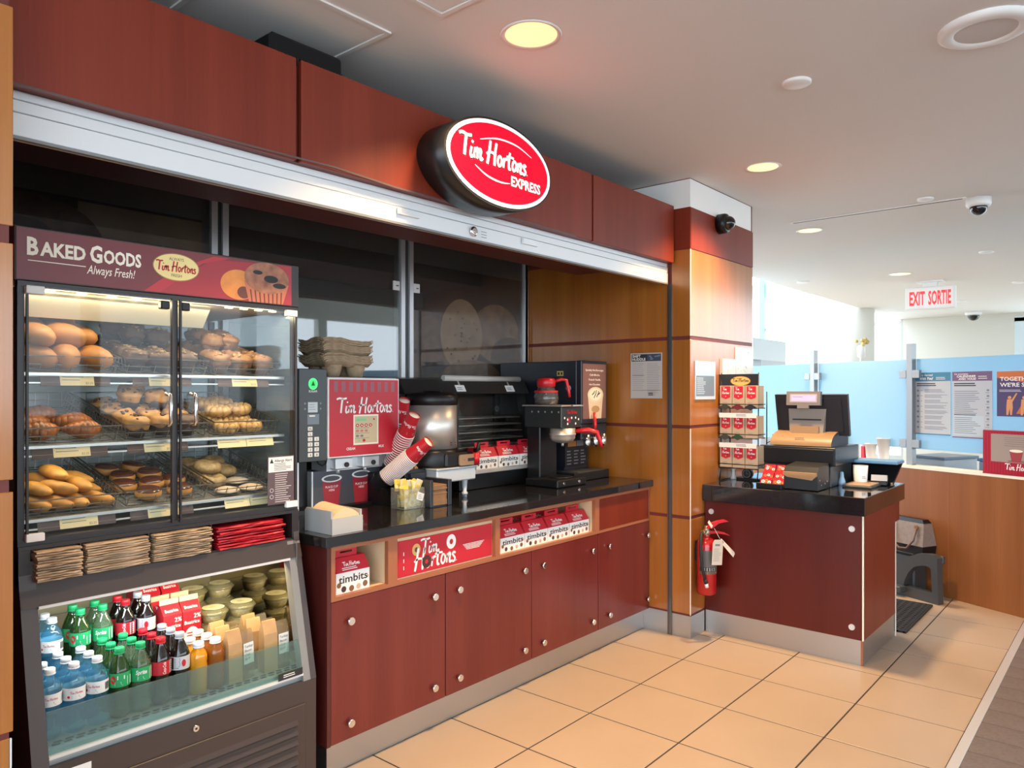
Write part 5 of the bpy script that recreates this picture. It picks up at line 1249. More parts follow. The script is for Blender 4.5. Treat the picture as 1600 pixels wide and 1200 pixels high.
# filter coffee brewer with glass pot on top
br = thing('coffee_brewer', 'black filter coffee brewer with steel basket and red handle', 'coffee maker', (3.62, 2.7, ZT))
mb = MB(); mb.box(3.41, 3.70, 2.56, 2.80, ZT, ZT+.045, 0, .006); mb.lathe([(.075, ZT+.045), (.075, ZT+.050), (.068, ZT+.052)], 28, (3.57, 2.66, 0)); 
for x in (3.47, 3.62): mb.lathe([(.009, 2.555), (.009, 2.562)], 12, (x, 0, ZT+.024), axis='y', m=1)
wpart('base', mb, [black, chrome], br)
mb = MB(); mb.box(3.50, 3.67, 2.76, 2.86, ZT, 1.29, 0, .006); wpart('column', mb, black, br)
mb = MB(); mb.box(3.50, 3.70, 2.60, 2.88, 1.285, 1.412, 0, .005); mb.box(3.49, 3.71, 2.59, 2.89, 1.412, 1.420, 1, .002); hd = wpart('head', mb, [plain('brewer_slate', (.022, .025, .025), .35), steel], br)
mb = MB(); mp = FY(3.50, 2.5995, 1.285); mb.script(mp, .055, .085, .10, 0, .001, .3)
for a, b in ((.03, .06), (.06, .05), (.10, .06), (.14, .06), (.17, .05), (.06, .025), (.14, .025)): mb.ell(mp, a, b, .007, .007, .001, 1, 10)
mb.rect(mp, .05, .09, .030, .065, .0006, 2); obj('button_print', mb, [red, ink_white, red_deep], hd)
mb = MB()
for k in range(5): mb.ell(FX(3.50, 2.85, 1.285), .03+.05*k, .095, .006, .006, .001, 0, 10)
obj('side_screws', mb, steel, hd)
mb = MB(); mb.lathe([(.030, 1.195), (.062, 1.205), (.076, 1.225), (.076, 1.240), (.080, 1.243), (.080, 1.252), (.076, 1.255), (.076, 1.283)], 28, (3.585, 2.655, 0)); mb.cyl((3.585, 2.655, 1.175), (3.585, 2.655, 1.196), .008, .010, 10); wpart('brew_basket', mb, steel, br)
mb = MB(); mb.tube([(3.66, 2.62, 1.262), (3.72, 2.56, 1.268), (3.755, 2.525, 1.255), (3.775, 2.51, 1.19), (3.78, 2.508, 1.165)], [.014, .016, .016, .012, .010], 10); wpart('basket_handle', mb, red, br)
mb = MB(); mb.box(3.52, 3.60, 2.53, 2.545, 1.415, 1.423); wpart('warmer_plate', mb, steel, br)
cpot = thing('coffee_pot', 'round glass coffee pot with red collar standing on the brewer', 'coffee pot', (3.60, 2.79, 1.4205))
mb = MB(); mb.lathe([(.06, 0), (.074, .012), (.078, .04), (.070, .075), (.052, .10), (.048, .115)], 28, cap=False); obj('glass_bowl', mb, glassy('pot_glass', (.55, .5, .45), .15, .03, refl=1.6), cpot)
mb = MB(); mb.lathe([(.056, .003), (.071, .014), (.075, .040), (0, .041)], 24, cap=False); obj('coffee', mb, plain('coffee', (.02, .008, .004), .1), cpot)
mb = MB(); mb.lathe([(.072, .074), (.073, .080), (.070, .086)], 28, cap=False); mb.lathe([(.052, .108), (.056, .112), (.058, .145), (.050, .160), (.030, .163), (0, .163)], 24, cap=False); obj('red_collar', mb, red, cpot)
mb = MB(); mb.tube([(.045, -.02, .140), (.085, -.055, .155), (.105, -.075, .150), (.118, -.085, .075), (.122, -.088, .045)], [.011, .011, .011, .010, .008], 10); obj('pot_handle', mb, red, cpot)

# notice on the wood wall
nt = thing('wall_notice', 'printed staff notice sheet taped to the wood side wall', 'notice', (4.149, 2.41, 1.46))
mb = MB(); mb.box(4.1475, 4.149, 2.300, 2.527, 1.458, 1.745); wpart('sheet', mb, plain('notice_paper', (.52, .48, .44), .7), nt)
mb = MB(); mp = FX(4.1474, 2.527, 1.458); mb.rect(mp, .008, .219, .235, .280, .0005, 1); mb.rect(mp, .12, .219, .237, .278, .0008, 2)
mb.text(mp, 'SHIFT', .014, .260, .016, 0, .001, 'l', 0, .02, .060); mb.text(mp, 'HUDDLE', .014, .240, .016, 0, .001, 'l', 0, .02, .095)
lines(mb, mp, .012, .100, .06, .225, 13, 3, .0006, .16, 1, .2); lines(mb, mp, .120, .215, .03, .225, 17, 3, .0006, .18, 2, .2); mb.rect(mp, .012, .10, .145, .147, .0006, 1); mb.rect(mp, .012, .215, .05, .052, .0006, 1); mb.rect(mp, .125, .18, .014, .040, .0006, 4); lines(mb, mp, .13, .175, .017, .037, 2, 1, .0009, .5)
for k in range(8):
    r_ = random.Random(k); mb.ell(mp, .13+.08*r_.random(), .245+.025*r_.random(), .008, .005, .001, 3, 8)
wpart('notice_print', mb, [ink_white, ink, plain('navy_print', (.045, .065, .11), .5), ink_grey, plain('pale_box', (.42, .40, .37), .6)], nt)
# ================================================================== LIT SIGN, FASCIA, CEILING THINGS
sn = thing('oval_sign', 'lit red oval shop sign with white lettering mounted on the fascia', 'sign', (2.345, 2.20, 2.447))
SX, SZ, RA, RB = 2.345, 2.447, .336, .183
mp = FY(SX, 2.06, SZ)
def oval(ra, rb, n=56): return [(ra*math.cos(2*PI*k/n), rb*math.sin(2*PI*k/n)) for k in range(n)]
mb = MB(); mb.ext(mp, oval(RA, RB), -.147, .008, 0, smooth=True); wpart('sign_case', mb, plain('sign_case_black', (.012, .012, .012), .35), sn)
mb = MB(); mb.ext(mp, oval(RA-.010, RB-.010), .0085, .011, 0); wpart('white_border', mb, plain('sign_white_lit', (.9, .9, .9), .4, emit=(1, .96, .96), estr=.45), sn)
mb = MB(); mb.ext(mp, oval(RA-.030, RB-.026), .0113, .013, 0); wpart('red_face', mb, plain('sign_red_lit', (.30, .0, .006), .5, spec=.08, emit=(1, .004, .02), estr=1.15), sn)
sw_ = plain('sign_letter_lit', (.8, .8, .8), .4, emit=(1, .97, .97), estr=.45); sk = plain('sign_shadow', (.10, .004, .008), .5)
mb = MB(); mb.script(lambda a, b, o=0.: mp(a, b-.0*a, o), -.262, -.012, .420, 0, .0150, .27, .002); wpart('script_lettering', mb, sw_, sn)
mb = MB(); mb.script(mp, -.258, -.017, .420, 0, .0134, .34); mb.text(mp, 'EXPRESS', .057, -.079, .040, 0, .0134, 'l', 0, .03, .198); wpart('lettering_shadow', mb, sk, sn)
mb = MB(); mb.text(mp, 'EXPRESS', .053, -.075, .040, 0, .0150, 'l', 0, .03, .198)
def swoosh(pts, w):
    p = _cr(pts, 8); out = []
    n = len(p)
    L = []; R = []
    for i, q in enumerate(p):
        a = p[max(i-1, 0)]; b = p[min(i+1, n-1)]; dx, dy = b[0]-a[0], b[1]-a[1]; d = math.hypot(dx, dy); t = i/(n-1); ww = w*(.25+.75*math.sin(PI*t))
        L.append((q[0]-dy/d*ww, q[1]+dx/d*ww)); R.append((q[0]+dy/d*ww, q[1]-dx/d*ww))
    return [[L[i], R[i], R[i+1], L[i+1]] for i in range(n-1)]
for q in swoosh([(-.14,.072),(-.03,.100),(.09,.100),(.19,.072)], .0035) + swoosh([(-.17,-.038),(-.10,-.066),(-.02,-.076),(.045,-.070)], .0035): mb.flat(mp, q, .015, 0)
wpart('express_lettering', mb, sw_, sn)

bx = thing('black_vent_box', 'black slotted box lying on top of the red fascia near the ceiling', 'equipment box', (1.45, 2.30, 2.626))
mb = MB(); mb.box(1.40, 1.70, 2.27, 2.50, 2.626, 2.735, 0, .012); wpart('case', mb, plain('box_black', (.007, .007, .008), .45, spec=.2), bx)
mb = MB()
for k in range(20): mb.box(1.415+.0143*k, 1.422+.0143*k, 2.266, 2.272, 2.63, 2.672, 0)
wpart('vent_fin', mb, black, bx)['kind'] = 'stuff'

smoke = glassy('dome_smoke', (.10, .10, .11), .6, .04, body=(.01, .01, .012))
def dome_camera(label, loc, mats, r=.07, down=True, group=None, cat='security camera'):
    t = thing('dome_camera', label, cat, loc, 0, group, None if down else (-PI/2, 0, 0))
    # built hanging: -z is away from the mount
    mb = MB(); mb.lathe([(r, 0), (r, -.042), (r*.92, -.055), (r*.72, -.058)], 26); obj('housing', mb, mats[0], t)
    mb = MB(); R_ = r*.70; mb.lathe([(R_, -.056)]+[(R_*math.cos(a), -.062-R_*math.sin(a)) for a in [i*PI/14 for i in range(8)]], 22, cap=False); obj('dome', mb, mats[1], t)
    mb = MB(); mb.blob((0, 0, -.066), (R_*.6, R_*.6, R_*.6), 10, 8, 0); mb.cyl((0, -.0, -.07), (R_*.35, -R_*.3, -.062-R_*.62), .014, .013, 10); obj('lens', mb, ink, t)
    return t
dome_camera('black dome security camera mounted on the red band of the wood pillar', (4.545, 2.107, 2.583), (black, smoke), .064, False)
dome_camera('white dome security camera at the right end of the ceiling slot', (5.85, .86, 2.80), (white, smoke), .075, True)
dome_camera('tiny far dome security camera near the end wall', (14.087, 2.142, 2.80), (white, smoke), .12, True)
def disc(name, label, cat, x, y, prof, mats, ms=None):
    t = thing(name, label, cat, (x, y, 2.80)); 
    for nm, pr, mt in prof:
        mb = MB(); mb.lathe(pr[::-1], 32, cap=False); obj(nm, mb, mt, t)
disc('ceiling_speaker', 'large round white ceiling speaker at the top right', 'speaker', 3.117, .437, [('ring', [(.150, 0), (.150, -.012), (.135, -.020), (.105, -.022), (.098, -.014)], white_paint), ('grille', [(.099, -.0145), (.0, -.0155)], plain('speaker_grille', (.62, .60, .58), .7))], None)
disc('ceiling_disc', 'plain white round ceiling plate between speaker and oval sign', 'ceiling plate', 3.158, 1.118, [('plate', [(.058, 0), (.058, -.008), (.052, -.012), (0, -.0125)], white_paint)], None)
for k, (x, y, r, lab) in enumerate(((5.621, 1.133, .05, 'small round ceiling plate beside the white dome camera'), (8.117, 1.132, .06, 'small far ceiling plate above and right of the exit sign'), (8.934, 3.088, .07, 'small ceiling plate close to the atrium edge'), (12.264, 2.046, .10, 'thin white ceiling plate right of the exit sign'), (10.6, 1.131, .09, 'ceiling plate at the right edge of the picture'))):
    disc('ceiling_disc', lab, 'ceiling plate', x, y, [('plate', [(r, 0), (r, -.008), (r*.9, -.014), (0, -.015)], white_paint)], None)
# exit sign
ex = thing('exit_sign', 'white exit sign with red letters hanging from the far ceiling', 'sign', (9.88, 1.95, 2.80))
ex_u = Vector((0, -1, 0))
mb = MB(); mb.box(9.85, 9.95, 1.68, 2.20, 2.475, 2.735, 0, .006); wpart('sign_box', mb, white_paint, ex)
mb = MB(); mb.box(9.86, 9.94, 1.86, 2.02, 2.735, 2.80, 0, .004); mb.box(9.80, 10.0, 1.80, 2.08, 2.785, 2.80); wpart('ceiling_mount', mb, white_paint, ex)
mb = MB(); mp = FX(9.85, 2.20, 2.475); mb.rect(mp, .02, .50, .02, .24, .001, 0); wpart('lit_face', mb, plain('exit_face', (.74, .70, .66), .4, emit=(1, .92, .88), estr=.12), ex)
mb = MB(); exr = plain('exit_red', (.85, .05, .06), .4, emit=(1, .05, .06), estr=.3); mb.text(mp, 'EXIT', .045, .052, .155, 0, .002, 'l', 0, .03, .165); mb.text(mp, 'SORTIE', .245, .052, .155, 0, .002, 'l', 0, .03, .235); wpart('exit_lettering', mb, exr, ex)
# ================================================================== CASH COUNTER
cc = thing('cash_counter', 'cherry red cash counter with steel kick band beside the wood pillar', 'counter', (4.7, 1.6, 0))
KX, KY = 4.335, 1.175
mb = MB(); mb.box(4.362, 5.105, 1.20, 2.106, .138, .822); wpart('carcass', mb, wood_red, cc)
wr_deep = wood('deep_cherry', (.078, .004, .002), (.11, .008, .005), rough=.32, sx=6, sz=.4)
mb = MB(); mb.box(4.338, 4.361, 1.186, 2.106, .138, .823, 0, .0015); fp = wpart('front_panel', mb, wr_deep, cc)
for y, z in ((2.062, .755), (1.235, .745), (1.235, .205)):
    mb = MB(); mb.lathe([(.016, 4.330), (.017, 4.333), (.017, 4.3385)], 18, (0, y, z), axis='x'); obj('round_bolt', mb, alu, fp)
mb = MB(); mb.box(4.362, 5.03, 1.176, 1.199, .138, .823, 0, .0015); mb.box(5.03, 5.115, 1.176, 1.199, .70, .823); wpart('side_panel', mb, wood_red, cc)
mb = MB(); mb.box(4.336, 4.344, 1.174, 1.182, .138, .823); mb.box(5.016, 5.022, 1.172, 1.178, .0, .70); wpart('corner_strip', mb, cream_w, cc)
mb = MB(); mb.box(4.3405, 4.350, 1.1795, 1.19, .0, .137); wpart('kick_corner', mb, wood_edge, cc)
mb = MB(); mb.box(4.343, 5.02, 1.182, 2.106, 0, .137); wpart('kick_plate', mb, steel_kick, cc)
tag(obj('cash_worktop', MB().box(4.300, 5.170, 1.158, 2.145-.04, .8235, .9245, 0, .003), granite), 'thick glossy black slab on the red cash counter', 'countertop')
ZR = .925
# coffee pod rack
rk = thing('pod_rack', 'wire rack of red and beige coffee boxes at the left of the cash counter', 'display rack', (4.62, 1.99, ZR))
RX, RY0, RY1 = 4.52, 1.842, 2.098
mb = MB()
for y in (RY0+.005, RY1-.005):
    mb.tube([(RX, y, ZR+.004), (RX+.02, y, ZR+.07), (RX+.03, y, 1.62)], .0035, 6); mb.tube([(RX, y, ZR+.004), (RX+.20, y, ZR+.004), (RX+.16, y, 1.06)], .0035, 6)
    mb.tube([(RX+.16, y, 1.06), (RX+.16, y, 1.5)], .0035, 6)
for z in (1.005, 1.195, 1.385):
    for x in (RX-.004, RX+.12): mb.tube([(x, RY0, z+.010), (x, RY1, z+.010)], .003, 6)
    mb.tube([(RX-.004, RY0, z+.035), (RX-.004, RY1, z+.035)], .003, 6); mb.tube([(RX-.004, RY0, z+.035), (RX+.12, RY0, z+.035)], .003, 6); mb.tube([(RX-.004, RY1, z+.035), (RX+.12, RY1, z+.035)], .003, 6)
    for y in (RY0+.02, RY0+.07, (RY0+RY1)/2, RY1-.07, RY1-.02): mb.tube([(RX, y, z+.010), (RX+.13, y, z+.010)], .002, 4)
wpart('wire_frame', mb, black, rk)
mb = MB(); mb.box(RX+.026, RX+.036, RY0+.004, RY1+.012, 1.515, 1.612, 0, .001); hb = wpart('header_board', mb, plain('header_black', (.013, .015, .022), .35), rk)
mb = MB(); mp = FX(RX+.026, RY1+.012, 1.515); mb.ell(mp, .146, .053, .066, .030, .0008, 0, 32); mb.ell(mp, .146, .053, .062, .027, .0010, 1, 32); 
for q in script_strokes(.3): mb.flat(mp, [(.092+x*.0108, .047+y*.0108) for x, y in q], .0014, 2)
lines(mb, mp, .12, .17, .066, .072, 1, 2, .0014, .5); mb.text(mp, 'Gourmet Single Serve Beverages', .133, .010, .008, 3, .001, 'c', 0, .005, .18); obj('header_print', mb, [plain('rim_gold', (.45, .2, .05), .4), plain('oval_orange', (.80, .42, .12), .4), ink, plain('print_tan', (.45, .25, .12), .5)], hb)
for z in (1.145, 1.335):
    mb = MB(); mb.box(RX-.006, RX-.004, RY0+.005, RY1-.005, z, z+.030); lines(mb, FX(RX-.006, RY1, z), .12, .21, .008, .026, 2, 1, .0008, .35); wpart('price_strip', mb, [paper_white, ink_grey], rk)
pod_cols = [plain('pod_green_black', (.03, .04, .025), .4), plain('pod_red', (.13, .015, .018), .4), plain('pod_black', (.02, .018, .022), .4), plain('pod_grey', (.035, .04, .03), .4), plain('pod_green', (.02, .06, .03), .4)]
bxm = plain('beige_card', (.46, .36, .25), .6)
def pod_box():
    w, h, d = .080, .140, .10; mb = MB(); mb.box(-d/2, d/2, -w/2, w/2, 0, h, 0, .001); a = mb.mesh('carton', bxm); mb = MB(); mp = FX(-d/2, w/2, 0)
    mb.flat(mp, [(.010,h-.004),(.010,.066),(.040,.054),(.070,.066),(.070,h-.004)], .0008, 0); script_part(mb, mp, 0, .020, .112, .026, 1, .3); script_part(mb, mp, 1, .016, .088, .048, 1, .3)
    mb.text(mp, '+', .04, .066, .012, 1, .001, 'c'); lines(mb, mp, .018, .062, .020, .036, 2, 2, .0008, .3); return a, mb.mesh('box_print', [red_card, ink_white, ink_grey])
pa, pb = pod_box(); pod_first = None
for r_, z in enumerate((1.398, 1.208, 1.018)):
    for c_ in range(3):
        y = RY1-.045-.0845*c_
        lab = '%s red and beige coffee box on the %s rack tier' % (('left', 'middle', 'right')[c_], ('top', 'middle', 'bottom')[r_])
        if pod_first is None:
            pod_first = thing('coffee_box', lab, 'box', (RX+.055, y, z), 0, 'coffee boxes on the wire rack')
            obj('carton', pa, None, pod_first); obj('box_print', pb, None, pod_first)
        else: dup(pod_first, (RX+.055, y, z), 0, lab)
k_ = 0
for r_, z in enumerate((1.403, 1.213)):
    for c_ in range(3 if r_ == 0 else 2):
        y = RY1-.045-.0845*c_; mb = MB(); mp = FX(RX-.007, y, z); mb.ext(mp, [(-.040,0),(0,-.020),(.040,0),(0,.020)], 0, .003)
        t = wpart('price_diamond', mb, pod_cols[k_], rk); k_ += 1
# small white-footed clock behind the rack
ck = thing('desk_clock', 'small round black clock and white stand behind the coffee rack foot', 'clock', (4.72, 1.99, ZR))
mb = MB(); mb.lathe([(.032, 4.69), (.032, 4.73)], 22, (0, 1.985, ZR+.040), axis='x'); mb.box(4.69, 4.75, 1.90, 2.06, ZR, ZR+.012); wpart('case', mb, black, ck)
mb = MB(); mp = FX(4.69, 1.985, ZR+.040); mb.ell(mp, 0, 0, .026, .026, .0006, 0, 22); mb.ell(mp, 0, 0, .022, .022, .0008, 1, 22); mb.rect(mp, -.001, .001, 0, .018, .001, 0); mb.rect(mp, 0, .013, -.001, .001, .001, 0); wpart('clock_face', mb, [grey_mid, ink], ck)
wb = thing('white_stand', 'small white pedestal behind the left foot of the coffee rack', 'stand', (4.68, 2.07, ZR)); mb = MB(); mb.lathe([(.020, 0), (.018, .01), (.010, .03), (.012, .06), (.02, .075)], 14); obj('pedestal', mb, white, wb)
# gift card holder
gh = thing('gift_card_holder', 'red gift cards in a slanted holder left of the receipt printer', 'card holder', (4.40, 1.70, ZR))
mb = MB(); mb.box(4.355, 4.385, 1.632, 1.785, ZR, ZR+.030, 0, .002); mb.box(4.385, 4.50, 1.632, 1.785, ZR, ZR+.012); wpart('holder', mb, black, gh)
for k, (x, z0) in enumerate(((4.392, .012), (4.425, .045), (4.458, .085))):
    for c_ in range(2):
        y = 1.778-.074*c_; mb = MB(); mp = FT((x, y, ZR+z0), (0,-1,0), (.45,0,.9)); mb.ext(mp, [(0,0),(.068,0),(.068,.052),(0,.052)], -.001, 0)
        pts = ((.018,.026),(.038,.030),(.056,.022))
        for i, (a, b) in enumerate(pts): mb.ell(mp, a, b, .011 if k == 0 else .009, .011 if k == 0 else .008, .0006, 1+((i+k+c_) % 2), 14); mb.ell(mp, a, b, .004, .004, .0009, 0, 10)
        if k == 2: mb.text(mp, 'Tim', .01, .034, .010, 1, .001, 'l', .2, .01)
        o = tag(obj('gift_card', mb, [red_card, ink_white, plain('card_orange%d%d' % (k, c_), (.75, .22, .06), .4)]), '%s red gift card on the %s step of the holder' % (('left', 'right')[c_], ('lowest', 'middle', 'top')[k]), 'gift card', 'red gift cards')
# receipt printer, drawer, till
pr = thing('receipt_printer', 'black receipt printer with tan lip in front of the cash drawer', 'printer', (4.5, 1.54, ZR))
mb = MB(); mb.add([(4.405,1.44,ZR+.004),(4.405,1.635,ZR+.004),(4.405,1.635,ZR+.105),(4.405,1.44,ZR+.105),(4.425,1.44,ZR+.135),(4.425,1.635,ZR+.135),(4.60,1.44,ZR+.15),(4.60,1.635,ZR+.15),(4.60,1.44,ZR+.004),(4.60,1.635,ZR+.004)],
    [(0,3,2,1),(3,4,5,2),(4,6,7,5),(8,9,7,6),(0,8,6,4,3),(1,2,5,7,9),(0,1,9,8)]); wpart('housing', mb, plain('printer_slate', (.022, .026, .030), .35), pr)
mb = MB(); mp = FX(4.404, 1.632, ZR+.075); mb.ext(mp, [(0,.012),(.19,.012),(.19,.030),(0,.030)], .0, .022); mb.ext(mp, [(.0,.012),(.02,.0),(.165,-.012),(.19,.012)], .0, .018); wpart('tan_lip', mb, plain('tan_lip', (.42, .25, .12), .35), pr)
mb = MB()
for x, z in ((4.47, .03), (4.53, .035), (4.57, .045), (4.44, .06)): mb.lathe([(.004, 1.4385), (.004, 1.4405)], 8, (x, 0, ZR+z), axis='y')
wpart('side_screw', mb, alu, pr)
dw = thing('cash_box', 'wide black cash drawer carrying the till', 'cash drawer', (4.85, 1.64, ZR))
mb = MB(); mb.box(4.63, 5.09, 1.41, 1.873, ZR+.128, ZR+.238, 0, .004); wpart('drawer_case', mb, plain('drawer_black', (.016, .018, .024), .3), dw)
mb = MB(); mb.box(4.625, 4.63, 1.42, 1.863, ZR+.136, ZR+.225, 0, .002); wpart('drawer_front', mb, black, dw)
mb = MB(); mb.box(4.64, 5.05, 1.44, 1.85, ZR+.0005, ZR+.127, 0, .004); wpart('lower_unit', mb, grey_dark, dw)
td = thing('till_monitor', 'black till monitor seen from behind with small customer display on top', 'monitor', (4.8, 1.60, ZR+.239))
ZM = ZR+.239
mb = MB(); n = 10; vs = []; prof = [(4.64+.17*(1-math.cos(t*PI/2)), ZM+.004+.086*math.sin(t*PI/2)) for t in [i/(n-1) for i in range(n)]]+[(4.98, ZM+.05)]
for y in (1.44, 1.81): vs += [(x, y, z) for x, z in prof]
m_ = n+1
mb.add(vs, [(i, m_+i, m_+i+1, i+1) for i in range(n)], 0, True); mb.add([(4.65,1.45,ZM+.003),(4.97,1.45,ZM+.003),(4.97,1.80,ZM+.003),(4.65,1.80,ZM+.003)]+[], [(0,1,2,3)])
mb.add([(x, 1.44, z) for x, z in prof]+[(4.645,1.44,ZM+.002),(4.98,1.44,ZM+.002)], [list(range(m_))+[m_+1, m_]], 1); mb.add([(x, 1.81, z) for x, z in prof]+[(4.645,1.81,ZM+.002),(4.98,1.81,ZM+.002)], [list(range(m_))[::-1]+[m_, m_+1]], 1)
wpart('curved_base', mb, [tan_plastic, grey_dark], td)
mb = MB()
for x in (4.69, 4.95):
    for y in (1.47, 1.78): mb.box(x, x+.03, y-.015, y+.015, ZM, ZM+.015)
wpart('foot', mb, black, td)
mb = MB(); mp = FX(4.700, 1.735, ZM+.02); tl = FT((4.735, 1.72, ZM+.060), (0,-1,0), (.12, 0, 1)); mb.ext(tl, [(0,0),(.20,0),(.215,.17),(-.015,.17)], -.05, .0); mb.ext(tl, [(.01,-.01),(.18,-.01),(.18,.06),(.02,.06)], 0, .018, 1); mb.ext(tl, [(.015,.098),(.19,.098),(.19,.106),(.015,.106)], 0, .006, 2); wpart('neck', mb, [grey_warm, tan_plastic, ink], td)
mb = MB(); tl = FT((4.79, 1.815, ZM+.075), (.02,-1,-.0), (-.13, 0, 1)); mb.ext(tl, [(.0,.0),(.435,-.012),(.43,.245),(-.010,.245)], -.035, 0.); mb.ext(tl, [(.025,.02),(.405,.012),(.395,.225),(.02,.225)], 0, .012); wpart('screen_back', mb, plain('monitor_black', (.012, .012, .018), .3), td)
mb = MB(); tl = FT((4.70, 1.722, ZM+.252), (0,-1,0), (.08, 0, 1)); mb.ext(tl, [(-.008,0),(.200,0),(.200,.086),(-.008,.086)], -.03, 0); mb.ext(tl, [(.06,-.02),(.13,-.02),(.13,.0),(.06,.0)], -.02, 0); cd = wpart('customer_display', mb, plain('display_grey', (.19, .18, .18), .4), td)
mb = MB(); mb.rect(tl, .014, .180, .018, .070, .001, 0); mb.rect(tl, .024, .172, .026, .062, .0015, 1); lines(mb, tl, .03, .12, .046, .058, 1, 2, .002, .4); obj('display_screen', mb, [plain('lcd_bezel', (.40, .36, .44), .4), plain('lcd_lilac', (.50, .44, .72), .4, emit=(.55, .48, .95), estr=.10), plain('lcd_text', (.32, .28, .5), .4)], cd)
mb = MB(); lines(mb, FX(4.655, 1.66, ZM+.036), .0, .08, .0, .018, 2, 0, .001, .3); wpart('base_print', mb, ink, td)
mb = MB(); mb.tube([(4.72, 1.81, ZM+.03), (4.74, 1.83, ZM+.06), (4.75, 1.838, ZM+.02), (4.76, 1.878, ZM+.004), (4.76, 1.884, ZM-.10), (4.76, 1.886, ZR+.005)], .004, 6); wpart('cable', mb, grey_dark, td)
# pen, clipboard, terminal, white cup
cb = thing('brown_clipboard', 'brown folder lying beside the white cup at the front right of the counter', 'folder', (4.86, 1.32, ZR)); cb.rotation_euler = (0, 0, 0)
mb = MB(); mb.box(4.72, 5.02, 1.235, 1.40, ZR, ZR+.012, 0, .002); mb.box(4.73, 5.0, 1.245, 1.39, ZR+.012, ZR+.020, 1, .002); wpart('folder', mb, [grey_dark, plain('tan_folder', (.42, .28, .17), .5)], cb)
wc = thing('white_tumbler', 'white paper cup standing near the card terminal', 'cup', (4.90, 1.345, ZR+.0205)); mb = MB(); mb.lathe([(.038, 0), (.044, .10), (.041, .10), (.036, .004), (0, .004)], 22, cap=False); obj('cup_wall', mb, white, wc); mb = MB(); mp = FC(.043, .02, math.radians(-155)); lines(mb, mp, 0, .03, .0, .02, 3, 0, .0005, .4); obj('cup_print', mb, ink_grey, wc)
bc = thing('blue_bottle', 'small blue and white bottle beside the white cup', 'bottle', (4.80, 1.425, ZR)); mb = MB(); mb.lathe([(.020, 0), (.022, .02), (.012, .05), (.010, .08), (0, .085)], 16, cap=False); obj('bottle_body', mb, plain('pale_blue_plastic', (.35, .52, .68), .3), bc)
cterm = thing('card_terminal', 'grey payment card terminal lying on the right of the cash counter', 'card terminal', (5.04, 1.27, ZR)); cterm.rotation_euler = (0, 0, math.radians(12))
mb = MB(); mb.box(-.12, .10, -.045, .045, .0, .030, 1, .006); mb.add([(-.12,-.045,.030),(.10,-.045,.030),(.10,.045,.030),(-.12,.045,.030),(-.115,-.043,.066),(.095,-.043,.045),(.095,.043,.045),(-.115,.043,.066)], [(4,5,6,7),(0,1,5,4),(1,2,6,5),(2,3,7,6),(3,0,4,7)], 0); obj('terminal_body', mb, [plain('terminal_grey', (.50, .50, .48), .4), black], cterm)
mb = MB(); m2 = FT((-.105, -.036, .0655), (1,0,-.1), (0,1,0)); mb.rect(m2, .0, .08, .0, .072, .001, 0)
for a in range(4):
    for b in range(3): mb.rect(m2, .10+.022*a, .116+.022*a, .004+.023*b, .022+.023*b, .001, 1)
obj('keypad', mb, [ink, grey_mid], cterm)
# stand with blue tray at the rear right
bt = thing('blue_tray_stand', 'black bent stand holding a flat blue tray at the rear of the cash counter', 'tray', (5.10, 1.36, ZR))
mb = MB(); mb.add([(5.05,1.20,ZR),(5.09,1.20,ZR),(5.155,1.165,ZR+.125),(5.13,1.165,ZR+.125),(5.05,1.55,ZR),(5.09,1.55,ZR),(5.155,1.50,ZR+.125),(5.13,1.50,ZR+.125)], [(0,1,2,3),(7,6,5,4),(0,3,7,4),(1,5,6,2),(3,2,6,7),(0,4,5,1)]); wpart('stand', mb, black, bt)
mb = MB(); mb.box(5.00, 5.17, 1.16, 1.53, ZR+.126, ZR+.146, 0, .004); wpart('blue_tray', mb, plain('blue_tray', (.12, .28, .50), .3), bt)
# fire extinguisher on the pillar
fe = thing('fire_extinguisher', 'red fire extinguisher with paper tags hanging on the wood pillar', 'fire extinguisher', (4.215, 2.035, .27))
mb = MB(); mb.lathe([(.0, .002), (.050, .004), (.058, .014), (.058, .30), (.052, .325), (.030, .345), (.020, .350), (.020, .362)], 28, cap=False); obj('cylinder', mb, plain('extinguisher_red', (.42, .008, .012), .25, coat=.4), fe)
mb = MB(); mp = FC(.0585, .13, math.radians(-130)); mb.rect(mp, -.062, -.062+.001, 0, .001, .0005, 0)
for k in range(10):
    a0, a1 = -.07+.014*k, -.07+.014*(k+1); mb.rect(mp, a0, a1, .045, .145, .0006, 1); mb.rect(mp, a0, a1, .020, .045, .0006, 0); mb.rect(mp, a0, a1, .002, .020, .0006, 4)
lines(mb, mp, -.05, .05, .055, .14, 7, 2, .0010, .3, 3)
for k in range(4): mb.rect(mp, -.055+.03*k, -.033+.03*k, .023, .042, .0012, 2); mb.ell(mp, -.044+.03*k, .032, .006, .007, .0016, 3, 10)
mb.rect(mp, -.02, .04, .005, .016, .0010, 5)
obj('label', mb, [ink, plain('label_dark', (.10, .10, .10), .5), plain('label_grey', (.35, .34, .32), .5), ink, plain('label_brown', (.13, .09, .06), .5), plain('label_gold', (.55, .38, .12), .5)], fe)
mb = MB(); mb.lathe([(.018, .36), (.022, .364), (.022, .385), (.012, .40), (.012, .415)], 14); mb.box(-.055, .0, -.012, .012, .376, .392, 0, .003); obj('valve', mb, plain('valve_brass', (.45, .38, .28), .35, .8), fe)
